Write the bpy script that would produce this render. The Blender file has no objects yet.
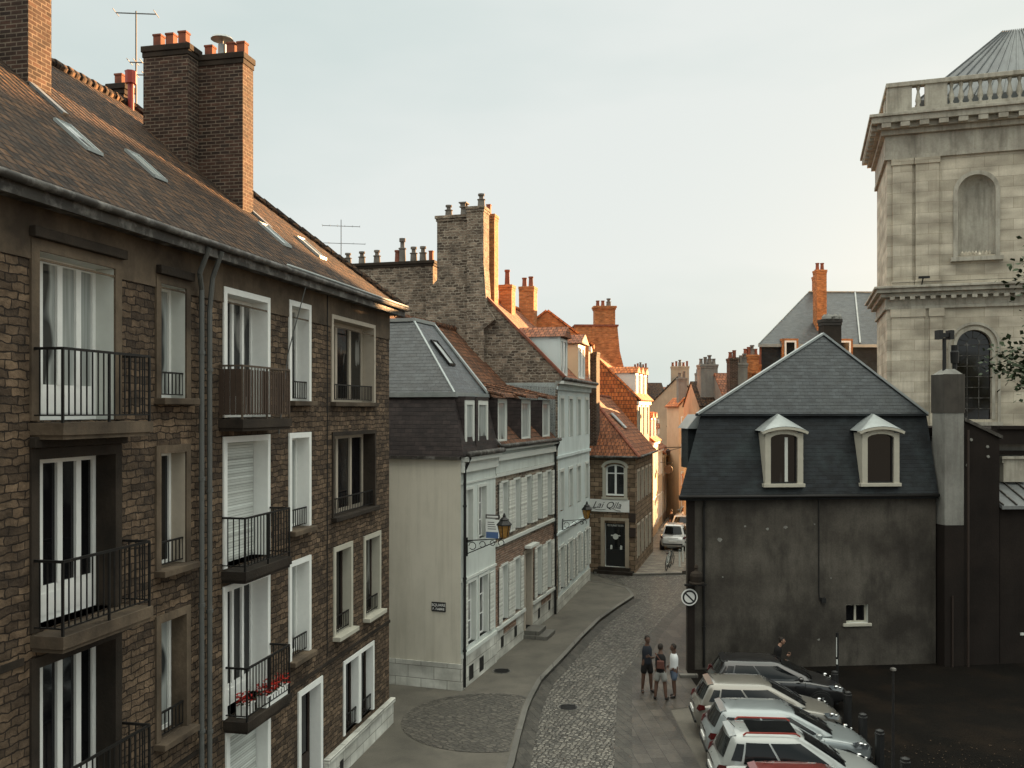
import bpy, bmesh, math, random
from mathutils import Vector, Matrix
R = math.radians
rnd = random.Random(7)
scene = bpy.context.scene
COL = scene.collection
CAMZ, FPX, HY = 9.0, 900.0, 410.0

# ------------------------------------------------------------------ mesh building
class MB:
    def __init__(self): self.v = []; self.f = []
    def add(self, vs, fs):
        o = len(self.v); self.v += [tuple(p) for p in vs]; self.f += [tuple(i + o for i in f) for f in fs]; return self
    def poly(self, *pts):
        return self.add(pts, [tuple(range(len(pts)))])
    def box(self, x0, x1, y0, y1, z0, z1):
        v = [(x0,y0,z0),(x1,y0,z0),(x1,y1,z0),(x0,y1,z0),(x0,y0,z1),(x1,y0,z1),(x1,y1,z1),(x0,y1,z1)]
        return self.add(v, [(0,3,2,1),(4,5,6,7),(0,1,5,4),(1,2,6,5),(2,3,7,6),(3,0,4,7)])
    def extrude(self, pts, vec):
        n = len(pts); vec = Vector(vec); a = [Vector(p) for p in pts]; b = [p + vec for p in a]
        return self.add(a + b, [tuple(range(n))[::-1], tuple(range(n, 2*n))] + [(i, (i+1) % n, n+(i+1) % n, n+i) for i in range(n)])
    def bar(self, p0, p1, w, h=None, up=(0,0,1)):
        p0 = Vector(p0); p1 = Vector(p1); h = h or w; d = (p1-p0)
        if d.length < 1e-6: return self
        d.normalize(); up = Vector(up)
        if abs(d.dot(up)) > .98: up = Vector((1,0,0))
        s = d.cross(up).normalized(); u = s.cross(d)
        pts = [p0 + s*a*w/2 + u*b*h/2 for a, b in ((-1,-1),(1,-1),(1,1),(-1,1))]
        return self.extrude(pts, p1-p0)
    def cyl(self, p0, p1, r0, r1=None, n=10, cap=True):
        r1 = r0 if r1 is None else r1
        p0 = Vector(p0); p1 = Vector(p1); d = (p1-p0).normalized()
        a = Vector((1,0,0)) if abs(d.z) > .9 else Vector((0,0,1))
        s = d.cross(a).normalized(); u = s.cross(d)
        vs = []
        for p, r in ((p0, r0), (p1, r1)):
            for i in range(n):
                t = 2*math.pi*i/n; vs.append(p + s*math.cos(t)*r + u*math.sin(t)*r)
        fs = [(i, (i+1) % n, n+(i+1) % n, n+i) for i in range(n)]
        if cap: fs += [tuple(range(n))[::-1], tuple(range(n, 2*n))]
        return self.add(vs, fs)
    def tube(self, pts, r, n=7):
        for a, b in zip(pts[:-1], pts[1:]): self.cyl(a, b, r, r, n)
        return self
    def lathe(self, c, prof, n=14):
        c = Vector(c); vs = []
        for r, z in prof:
            for i in range(n):
                t = 2*math.pi*i/n; vs.append(c + Vector((math.cos(t)*r, math.sin(t)*r, z)))
        fs = []
        for k in range(len(prof)-1):
            for i in range(n):
                fs.append((k*n+i, k*n+(i+1) % n, (k+1)*n+(i+1) % n, (k+1)*n+i))
        fs += [tuple(range(n))[::-1], tuple((len(prof)-1)*n+i for i in range(n))]
        return self.add(vs, fs)
    def wall(self, w0, w1, z0, z1, holes, y=0.0):
        """front sheet in plane y with rectangular or arched openings (x0,x1,z0,z1[,'arch'])"""
        xs = sorted({w0, w1} | {min(max(h[i], w0), w1) for h in holes for i in (0, 1)})
        zs = sorted({z0, z1} | {min(max(h[i], z0), z1) for h in holes for i in (2, 3)})
        for i in range(len(xs)-1):
            j = 0
            while j < len(zs)-1:
                cx = (xs[i]+xs[i+1])/2
                def inh(k):
                    cz = (zs[k]+zs[k+1])/2
                    return any(h[0] < cx < h[1] and h[2] < cz < h[3] for h in holes)
                if inh(j): j += 1; continue
                k = j
                while k+1 < len(zs)-1 and not inh(k+1): k += 1
                self.poly((xs[i],y,zs[j]),(xs[i+1],y,zs[j]),(xs[i+1],y,zs[k+1]),(xs[i],y,zs[k+1]))
                j = k+1
        for h in holes:
            if len(h) > 4:
                r = (h[1]-h[0])/2; cx = (h[0]+h[1])/2; rise = h[5] if len(h) > 5 else r; zc = h[3]-rise
                pts = [(cx-r*math.cos(t), zc+rise*math.sin(t)) for t in [math.pi*i/14 for i in range(15)]]
                for a, b in zip(pts[:-1], pts[1:]):
                    self.poly((a[0],y,a[1]),(b[0],y,b[1]),(b[0],y,h[3]),(a[0],y,h[3]))
        return self
    def build(self, name, mat, parent=None, smooth=False, bevel=0, uvrot=False):
        me = bpy.data.meshes.new(name); me.from_pydata(self.v, [], self.f); me.update()
        bm = bmesh.new(); bm.from_mesh(me)
        bmesh.ops.recalc_face_normals(bm, faces=bm.faces)
        uv = bm.loops.layers.uv.new('UVMap')
        for f in bm.faces:
            n = f.normal
            if abs(n.z) > .97: t = Vector((1,0,0)); b = Vector((0,1,0))
            else: t = Vector((0,0,1)).cross(n).normalized(); b = n.cross(t)
            for l in f.loops: l[uv].uv = (l.vert.co.dot(t), l.vert.co.dot(b))
            if smooth: f.smooth = True
        bm.to_mesh(me); bm.free()
        o = bpy.data.objects.new(name, me); COL.objects.link(o)
        if mat: me.materials.append(mat)
        if parent: o.parent = parent
        if bevel:
            b = o.modifiers.new('bevel', 'BEVEL'); b.width = bevel; b.segments = 2; b.limit_method = 'ANGLE'
        return o

def tag(o, label=None, cat=None, group=None, kind=None):
    if label: o['label'] = label
    if cat: o['category'] = cat
    if group: o['group'] = group
    if kind: o['kind'] = kind
    return o
def empty(name, loc=(0,0,0), rz=0, label=None, cat=None, group=None):
    o = bpy.data.objects.new(name, None); COL.objects.link(o); o.location = loc; o.rotation_euler = (0,0,rz)
    o.empty_display_size = .3
    return tag(o, label, cat, group)
def copy_tree(o, parent=None):
    c = o.copy(); COL.objects.link(c)
    if parent: c.parent = parent
    for ch in list(o.children): copy_tree(ch, c)
    return c
def W(px, py, d):      # point seen at pixel px,py at depth d
    return Vector(((px-512)*d/FPX, d, CAMZ+(HY-py)*d/FPX))
def G(px, py, z=0.0):  # ground point
    d = FPX*(CAMZ-z)/(py-HY); return ((px-512)*d/FPX, d)

# ------------------------------------------------------------------ materials
class NT:
    def __init__(self, name):
        self.m = bpy.data.materials.new(name); self.m.use_nodes = True
        self.t = self.m.node_tree; self.t.nodes.clear()
        self.out = self.n('ShaderNodeOutputMaterial'); self.b = self.n('ShaderNodeBsdfPrincipled')
        self.l(self.b.outputs[0], self.out.inputs[0])
    def n(self, t, **k):
        x = self.t.nodes.new(t)
        for a, v in k.items(): setattr(x, a, v)
        return x
    def l(self, a, b): self.t.links.new(a, b)
    def noise(self, vec, scale, detail=4, rough=.55):
        x = self.n('ShaderNodeTexNoise'); x.inputs['Scale'].default_value = scale; x.inputs['Detail'].default_value = detail
        x.inputs['Roughness'].default_value = rough; self.l(vec, x.inputs['Vector']); return x.outputs[0]
    def mapr(self, s, a, b, c, d):
        x = self.n('ShaderNodeMapRange'); self.l(s, x.inputs[0])
        for i, v in enumerate((a, b, c, d)): x.inputs[i+1].default_value = v
        return x.outputs[0]
    def mix(self, fac, a, b, mode='MIX'):
        x = self.n('ShaderNodeMix', data_type='RGBA', blend_type=mode)
        for s, v in ((0, fac), (6, a), (7, b)):
            if hasattr(v, 'is_linked') or hasattr(v, 'links'): self.l(v, x.inputs[s])
            else: x.inputs[s].default_value = (*v, 1) if isinstance(v, (tuple, list)) and len(v) == 3 else v
        return x.outputs[2]
    def math(self, op, a, b=None):
        x = self.n('ShaderNodeMath', operation=op)
        for s, v in ((0, a), (1, b)):
            if v is None: continue
            if hasattr(v, 'links'): self.l(v, x.inputs[s])
            else: x.inputs[s].default_value = v
        return x.outputs[0]
    def mapping(self, vec, sc=(1,1,1), rot=(0,0,0)):
        x = self.n('ShaderNodeMapping'); x.inputs['Scale'].default_value = sc; x.inputs['Rotation'].default_value = rot
        self.l(vec, x.inputs['Vector']); return x.outputs[0]

def surf(name, c1, c2=None, pattern=None, w=.3, h=.12, mortar=.012, mc=None, rough=.8, spec=.35, wob=0., wobs=3.,
         stain=.25, stainc=None, stains=.6, bump=.5, fine=14., finea=.25, metal=0., streak=0., dist=.02, coat=0, squash=1., rot=0):
    q = NT(name); tc = q.n('ShaderNodeTexCoord'); uv = tc.outputs['UV']; ob = tc.outputs['Object']
    if rot: uv = q.mapping(uv, rot=(0,0,rot))
    c2 = c2 or tuple(v*.75 for v in c1)
    fine_n = q.noise(ob, fine, 5, .6); big = q.noise(ob, stains, 5, .6)
    height = None
    if pattern in ('brick', 'cobble', 'tile', 'slate'):
        vec = uv
        if wob:
            nz = q.n('ShaderNodeTexNoise'); nz.inputs['Scale'].default_value = wobs; nz.inputs['Detail'].default_value = 2
            q.l(uv, nz.inputs['Vector'])
            s = q.n('ShaderNodeVectorMath', operation='SUBTRACT'); q.l(nz.outputs['Color'], s.inputs[0]); s.inputs[1].default_value = (.5,.5,.5)
            sc = q.n('ShaderNodeVectorMath', operation='SCALE'); q.l(s.outputs[0], sc.inputs[0]); sc.inputs['Scale'].default_value = wob
            ad = q.n('ShaderNodeVectorMath', operation='ADD'); q.l(uv, ad.inputs[0]); q.l(sc.outputs[0], ad.inputs[1]); vec = ad.outputs[0]
        br = q.n('ShaderNodeTexBrick'); q.l(vec, br.inputs['Vector']); br.inputs['Scale'].default_value = 1
        br.inputs['Color1'].default_value = (*c1, 1); br.inputs['Color2'].default_value = (*c2, 1)
        br.inputs['Mortar'].default_value = (*(mc or tuple(v*.45 for v in c1)), 1)
        br.inputs['Brick Width'].default_value = w; br.inputs['Row Height'].default_value = h
        br.inputs['Mortar Size'].default_value = mortar; br.inputs['Mortar Smooth'].default_value = .25
        br.inputs['Bias'].default_value = 0; br.squash = squash; br.squash_frequency = 3
        col = br.outputs[0]; fac = br.outputs[1]
        # per-unit value variation with a second, larger scale noise
        vn = q.noise(q.mapping(vec, (1/w*.7, 1/h*.7, 1)), 1.0, 2, .5)
        col = q.mix(1.0, col, q.mix(q.mapr(vn, .3, .7, 0, 1), (.62,.6,.58), (1.3,1.28,1.25)), 'MULTIPLY')
        inv = q.math('SUBTRACT', 1.0, fac)
        height = q.math('ADD', inv, q.math('MULTIPLY', fine_n, .5))
        if pattern in ('tile', 'slate'):
            sx = q.n('ShaderNodeSeparateXYZ'); q.l(vec, sx.inputs[0])
            fr = q.math('FRACT', q.math('DIVIDE', sx.outputs[1], h))
            height = q.math('ADD', height, q.math('MULTIPLY', q.math('SUBTRACT', 1.0, fr), 1.2))
            if pattern == 'tile':
                sn = q.math('ABSOLUTE', q.math('SINE', q.math('MULTIPLY', sx.outputs[0], math.pi/w)))
                height = q.math('ADD', height, q.math('MULTIPLY', sn, 1.1))
    elif pattern == 'setts':
        vec = q.mapping(uv, (1/w, 1/h, 1))
        vo = q.n('ShaderNodeTexVoronoi'); vo.inputs['Scale'].default_value = 1; vo.inputs['Randomness'].default_value = .55; q.l(vec, vo.inputs['Vector'])
        ve = q.n('ShaderNodeTexVoronoi', feature='DISTANCE_TO_EDGE'); ve.inputs['Scale'].default_value = 1; ve.inputs['Randomness'].default_value = .55; q.l(vec, ve.inputs['Vector'])
        sc_ = q.n('ShaderNodeSeparateColor'); q.l(vo.outputs['Color'], sc_.inputs[0])
        joint = q.mapr(ve.outputs['Distance'], .02, .16, 0, 1)
        col = q.mix(q.mapr(sc_.outputs[0], .1, .9, 0, 1), c2, c1); col = q.mix(joint, mc, col); col = q.mix(q.mapr(big, .3, .7, 0, .45), col, tuple(v*.6 for v in c1))
        height = q.math('ADD', q.math('MULTIPLY', joint, 1.2), q.math('MULTIPLY', fine_n, .5))
    else:
        col = q.mix(q.mapr(big, .35, .65, 0, 1), c1, c2)
        height = fine_n
    # fine grain
    col = q.mix(finea, col, q.mix(fine_n, (.2,.2,.2), (.9,.88,.85)), 'OVERLAY')
    # weather stains
    if stain:
        sm = q.noise(q.mapping(ob, (1,1,.45 if streak else 1)), stains*2.3, 6, .62)
        col = q.mix(q.mapr(sm, .48, .7, 0, stain), col, stainc or tuple(v*.35 for v in c1))
    if streak:
        st = q.noise(q.mapping(ob, (3.2,3.2,.22)), 1.6, 5, .6)
        col = q.mix(q.mapr(st, .5, .75, 0, streak), col, stainc or tuple(v*.3 for v in c1))
    q.l(col, q.b.inputs['Base Color'])
    q.l(q.mapr(fine_n, .2, .8, max(rough-.12, .03), min(rough+.12, 1)), q.b.inputs['Roughness'])
    q.b.inputs['Specular IOR Level'].default_value = spec; q.b.inputs['Metallic'].default_value = metal
    if coat: q.b.inputs['Coat Weight'].default_value = coat; q.b.inputs['Coat Roughness'].default_value = .08
    bp = q.n('ShaderNodeBump'); bp.inputs['Strength'].default_value = bump; bp.inputs['Distance'].default_value = dist
    q.l(height, bp.inputs['Height']); q.l(bp.outputs[0], q.b.inputs['Normal'])
    return q.m
def plain(name, c, rough=.5, spec=.5, metal=0., var=.12, coat=0., scale=9):
    q = NT(name); tc = q.n('ShaderNodeTexCoord'); nz = q.noise(tc.outputs['Object'], scale, 4, .6)
    q.l(q.mix(nz, tuple(v*(1-var) for v in c), tuple(min(v*(1+var), 1) for v in c)), q.b.inputs['Base Color'])
    q.l(q.mapr(nz, .3, .7, max(rough-.06,.02), rough+.06), q.b.inputs['Roughness'])
    q.b.inputs['Specular IOR Level'].default_value = spec; q.b.inputs['Metallic'].default_value = metal
    q.b.inputs['Coat Weight'].default_value = coat; q.b.inputs['Coat Roughness'].default_value = .05
    return q.m
def pane_mat(name, dark, light, amount, rough=.06):
    """window pane with the folds of a curtain behind it"""
    q = NT(name); tc = q.n('ShaderNodeTexCoord'); oi = q.n('ShaderNodeObjectInfo'); va = q.n('ShaderNodeVectorMath', operation='ADD')
    cx = q.n('ShaderNodeCombineXYZ'); q.l(q.math('MULTIPLY', oi.outputs['Random'], 47.0), cx.inputs[0]); q.l(q.math('MULTIPLY', oi.outputs['Random'], 31.0), cx.inputs[1])
    q.l(tc.outputs['UV'], va.inputs[0]); q.l(cx.outputs[0], va.inputs[1]); uv = va.outputs[0]
    big = q.noise(q.mapping(uv, (1.1, .35, 1)), 1.3, 2, .5)
    sx = q.n('ShaderNodeSeparateXYZ'); q.l(uv, sx.inputs[0])
    fold = q.noise(q.mapping(uv, (16, .5, 1)), 1.0, 3, .5)
    col = q.mix(q.mapr(fold, .3, .7, 0, 1), tuple(v*.55 for v in light), light)
    col = q.mix(q.mapr(big, amount-.03, amount+.03, 1, 0), dark, col)
    q.l(col, q.b.inputs['Base Color']); q.b.inputs['Roughness'].default_value = rough
    q.b.inputs['Specular IOR Level'].default_value = .5
    wob = q.n('ShaderNodeBump'); wob.inputs['Strength'].default_value = .08; wob.inputs['Distance'].default_value = .02
    q.l(q.noise(uv, 2.2, 2), wob.inputs['Height']); q.l(wob.outputs[0], q.b.inputs['Normal'])
    return q.m

M = {}
M['stone']   = surf('brown_rubble_stone', (.158,.114,.078), (.058,.043,.032), 'brick', .225, .112, .010, (.026,.020,.016), rough=.9, spec=.2, wob=.11, wobs=5.0, stain=.55, stainc=(.03,.024,.02), stains=.4, bump=1., finea=.9, fine=11., dist=.07, squash=1.5)
M['graystone']= surf('grey_rubble_stone', (.27,.215,.17), (.07,.055,.045), 'brick', .26, .12, .02, (.30,.27,.225), rough=.95, spec=.2, wob=.14, wobs=5, stain=.7, stainc=(.06,.05,.042), stains=.5, bump=1., finea=.6, dist=.05, squash=1.4)
M['barstone']= surf('dark_brown_barstone', (.26,.19,.13), (.14,.10,.07), 'brick', .5, .25, .02, (.07,.055,.04), rough=.9, spec=.2, wob=.1, stain=.5, bump=.9, finea=.4, dist=.03)
M['brick']   = surf('chimney_brick', (.075,.043,.032), (.03,.022,.019), 'brick', .23, .08, .012, (.15,.125,.10), rough=.9, spec=.2, stain=.4, stainc=(.05,.035,.03), stains=.9, bump=.7, finea=.3, dist=.02)
M['orange_brick'] = surf('orange_brick', (.50,.19,.065), (.34,.12,.045), 'brick', .23, .08, .010, (.36,.22,.12), rough=.9, spec=.2, stain=.35, stainc=(.16,.08,.04), bump=.5, dist=.02)
M['beltbrick'] = surf('facade_brick', (.27,.15,.10), (.14,.085,.06), 'brick', .24, .085, .014, (.3,.26,.22), rough=.9, spec=.2, wob=.03, stain=.4, bump=.6, dist=.02)
M['tile']    = surf('brown_roof_tile', (.095,.054,.030), (.026,.020,.017), 'tile', .19, .20, .017, (.012,.010,.009), rough=.85, spec=.15, stain=.35, stainc=(.05,.04,.032), stains=.7, bump=1., finea=.3, dist=.035)
M['redtile'] = surf('red_roof_tile', (.34,.13,.06), (.19,.075,.042), 'tile', .22, .26, .018, (.05,.025,.016), rough=.75, spec=.25, stain=.5, stainc=(.08,.045,.03), stains=.6, bump=.9, dist=.03)
M['browntile'] = surf('russet_roof_tile', (.19,.085,.045), (.085,.045,.03), 'tile', .2, .22, .018, (.03,.018,.012), rough=.8, spec=.2, stain=.5, stainc=(.05,.032,.022), stains=.6, bump=.9, dist=.03)
M['orangetile'] = surf('orange_roof_tile', (.60,.20,.06), (.42,.13,.045), 'tile', .22, .26, .018, (.12,.05,.03), rough=.8, spec=.25, stain=.35, stainc=(.2,.08,.04), bump=.8, dist=.03)
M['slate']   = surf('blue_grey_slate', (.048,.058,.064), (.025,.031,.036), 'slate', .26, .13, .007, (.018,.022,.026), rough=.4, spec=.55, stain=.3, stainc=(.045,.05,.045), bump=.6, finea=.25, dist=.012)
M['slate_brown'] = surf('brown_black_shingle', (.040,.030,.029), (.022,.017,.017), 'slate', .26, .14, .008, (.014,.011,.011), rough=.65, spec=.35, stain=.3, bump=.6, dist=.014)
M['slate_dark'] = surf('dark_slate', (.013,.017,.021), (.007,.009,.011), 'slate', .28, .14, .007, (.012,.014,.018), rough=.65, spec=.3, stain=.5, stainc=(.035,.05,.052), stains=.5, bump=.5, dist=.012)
M['cream']   = surf('cream_stucco', (.60,.565,.475), (.52,.49,.41), rough=.9, spec=.2, stain=.4, stainc=(.33,.31,.25), stains=.35, bump=.15, fine=30, finea=.1, streak=.38)
M['pale']    = surf('pale_painted_render', (.60,.64,.60), (.54,.58,.55), rough=.75, spec=.3, stain=.35, stainc=(.33,.35,.31), stains=.5, bump=.15, fine=26, finea=.1, streak=.382)
M['whiteblue'] = surf('white_blue_render', (.60,.66,.65), (.53,.60,.59), rough=.8, spec=.3, stain=.35, stainc=(.34,.37,.35), stains=.5, bump=.12, fine=26, finea=.1, streak=.38)
M['pink']    = surf('apricot_render', (.66,.50,.33), (.60,.43,.28), rough=.85, spec=.2, stain=.25, stainc=(.4,.28,.17), bump=.15, fine=20, finea=.1)
M['beige']   = surf('weathered_beige_render', (.40,.34,.26), (.32,.27,.21), rough=.9, spec=.2, stain=.4, stainc=(.17,.14,.11), bump=.2, fine=20, finea=.2, streak=.3)
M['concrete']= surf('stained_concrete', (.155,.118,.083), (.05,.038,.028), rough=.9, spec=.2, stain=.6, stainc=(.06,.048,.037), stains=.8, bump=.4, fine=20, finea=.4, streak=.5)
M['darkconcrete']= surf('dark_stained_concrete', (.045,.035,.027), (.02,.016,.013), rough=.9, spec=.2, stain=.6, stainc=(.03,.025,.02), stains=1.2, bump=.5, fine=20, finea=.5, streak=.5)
M['plinth']  = surf('painted_plinth', (.55,.56,.52), (.47,.48,.45), 'brick', .9, .4, .012, (.22,.22,.2), rough=.85, spec=.2, stain=.4, stainc=(.2,.2,.18), bump=.4, streak=.3)
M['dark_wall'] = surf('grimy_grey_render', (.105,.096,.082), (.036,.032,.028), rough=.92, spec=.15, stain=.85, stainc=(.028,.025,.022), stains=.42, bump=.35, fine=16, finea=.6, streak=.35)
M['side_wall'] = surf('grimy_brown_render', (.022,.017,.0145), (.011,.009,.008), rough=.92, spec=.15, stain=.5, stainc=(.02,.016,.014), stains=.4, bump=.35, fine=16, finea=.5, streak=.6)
M['pale_stack']= surf('grey_render_stack', (.24,.24,.22), (.19,.19,.175), rough=.9, spec=.2, stain=.4, stainc=(.11,.10,.09), stains=1.2, bump=.3, fine=14, finea=.3, streak=.5)
M['limestone'] = surf('pale_limestone', (.49,.455,.38), (.38,.35,.285), 'brick', 1.25, .52, .008, (.24,.21,.165), rough=.9, spec=.2, stain=.3, stainc=(.27,.235,.185), stains=.5, bump=.4, finea=.3, streak=.35, dist=.02)
M['limetrim']= surf('weathered_limestone_trim', (.42,.40,.34), (.31,.29,.245), rough=.9, spec=.2, stain=.55, stainc=(.14,.125,.10), stains=.8, bump=.4, fine=12, finea=.3, streak=.55)
M['white']   = plain('white_paint', (.80,.81,.78), .45, .4, var=.08)
M['offwhite']= plain('off_white_paint', (.58,.60,.56), .55, .3, var=.12, scale=4)
M['beigetrim']= plain('beige_paint', (.42,.37,.30), .6, .3, var=.2, scale=4)
M['creamtrim']= plain('cream_painted_trim', (.44,.42,.35), .6, .3, var=.15, scale=4)
M['zinc']    = surf('zinc_sheet', (.34,.37,.37), (.27,.30,.30), rough=.45, spec=.5, stain=.35, stainc=(.17,.18,.17), bump=.1, metal=.35, streak=.3)
M['lead']    = surf('lead_roof', (.20,.215,.215), (.15,.16,.165), rough=.5, spec=.5, stain=.4, stainc=(.1,.1,.1), bump=.2, metal=.3, streak=.4)
M['gutter']  = surf('dull_gutter_metal', (.055,.05,.043), (.03,.027,.024), rough=.6, spec=.35, stain=.7, stainc=(.28,.27,.25), stains=1.6, bump=.2, metal=.1)
M['pipe']    = plain('grey_pipe', (.10,.105,.10), .5, .4, .1, .25)
M['iron']    = plain('black_iron', (.010,.0095,.009), .5, .4, .2)
M['rustrail']= plain('rusty_brown_rail', (.10,.075,.055), .7, .3, .1, .35)
M['woodboard']= plain('weathered_boards', (.065,.045,.034), .8, .2, 0, .35, scale=14)
M['stacktop'] = surf('sooty_render', (.085,.078,.068), (.045,.04,.036), rough=.9, spec=.2, stain=.5, bump=.3, streak=.5)
M['terracotta']= surf('terracotta', (.26,.09,.055), (.15,.06,.04), rough=.85, spec=.2, stain=.5, stainc=(.08,.045,.035), stains=2, bump=.2)
M['greypot'] = surf('grey_chimney_pot', (.20,.185,.165), (.12,.11,.1), rough=.9, spec=.2, stain=.5, stains=2, bump=.2)
M['pane']    = pane_mat('dark_window_pane', (.006,.0065,.007), (.26,.26,.24), .40)
M['pane_curtain'] = pane_mat('curtained_window_pane', (.03,.033,.034), (.42,.45,.43), .58)
M['pane_dark'] = pane_mat('black_window_pane', (.006,.006,.007), (.05,.05,.05), .3)
M['shutter'] = surf('roller_shutter', (.60,.64,.62), (.58,.62,.60), 'slate', 30., .055, .004, (.25,.27,.26), rough=.55, spec=.3, stain=.15, bump=.5, dist=.01)
M['louvre']  = surf('louvred_shutter', (.62,.64,.60), (.56,.58,.55), 'slate', 30., .06, .003, (.33,.34,.32), rough=.6, spec=.3, stain=.2, bump=.4, dist=.01)
M['cobble']  = surf('granite_setts', (.235,.22,.19), (.045,.042,.037), 'setts', .13, .10, mc=(.014,.013,.012), rough=.5, spec=.5, stain=.3, stainc=(.06,.055,.047), stains=.35, bump=1., finea=.5, dist=.03, rot=R(20))
M['cobble2'] = surf('darker_setts', (.11,.10,.084), (.06,.055,.047), 'setts', .2, .14, mc=(.026,.024,.021), rough=.6, spec=.4, stain=.4, stains=.5, bump=.7, finea=.5, dist=.015, rot=R(40))
M['kerb']    = surf('granite_kerb', (.15,.148,.135), (.10,.098,.09), 'cobble', .95, 5., .015, (.035,.034,.03), rough=.6, spec=.4, stain=.4, stains=1, bump=.4, finea=.5)
M['band']    = surf('granite_channel', (.062,.058,.05), (.038,.036,.031), 'cobble', .45, .22, .010, (.028,.026,.023), rough=.55, spec=.4, stain=.3, stains=1, bump=.5, finea=.5, rot=R(72))
M['slabs']   = surf('paving_slabs', (.075,.067,.057), (.036,.032,.027), 'cobble', .62, .40, .012, (.034,.031,.028), rough=.5, spec=.45, stain=.5, stainc=(.04,.036,.032), stains=.7, bump=.4, finea=.4, rot=R(86))
M['asphalt'] = surf('pavement_asphalt', (.122,.112,.094), (.080,.074,.062), rough=.75, spec=.35, stain=.45, stainc=(.045,.042,.037), stains=.5, bump=.35, fine=45, finea=.6)
M['farpave'] = surf('smooth_street_paving', (.22,.20,.17), (.17,.155,.135), 'cobble', .5, .3, .01, (.1,.09,.08), rough=.7, spec=.3, stain=.3, bump=.3, finea=.3, rot=R(18))
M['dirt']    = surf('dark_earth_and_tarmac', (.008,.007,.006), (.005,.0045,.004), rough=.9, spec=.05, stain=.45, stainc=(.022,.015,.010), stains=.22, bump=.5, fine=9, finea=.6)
M['brass']   = plain('amber_lantern_glass', (.32,.17,.045), .25, .5, .1, .35)
M['red']     = plain('red_paint', (.28,.035,.025), .4, .5)
M['black']   = plain('black_plastic', (.012,.012,.012), .5, .4)
M['darkbrown'] = plain('dark_brown_wood', (.035,.024,.019), .6, .3, 0, .3)
M['leaf_red']= plain('red_geranium', (.42,.03,.02), .7, .2, 0, .3)
M['leaf']    = surf('dark_leaf', (.035,.055,.022), (.02,.032,.013), rough=.7, spec=.3, stain=0, bump=.1)
M['bark']    = surf('bark', (.07,.05,.035), (.04,.03,.02), rough=.95, spec=.1, bump=.8, fine=10, finea=.5)
M['whiteletter'] = plain('white_lettering', (.75,.75,.72), .6, .3, var=.02)
M['blackletter'] = plain('black_lettering', (.02,.02,.02), .6, .3, var=.02)
M['blue']    = plain('blue_print', (.08,.14,.30), .6, .3)
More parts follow.
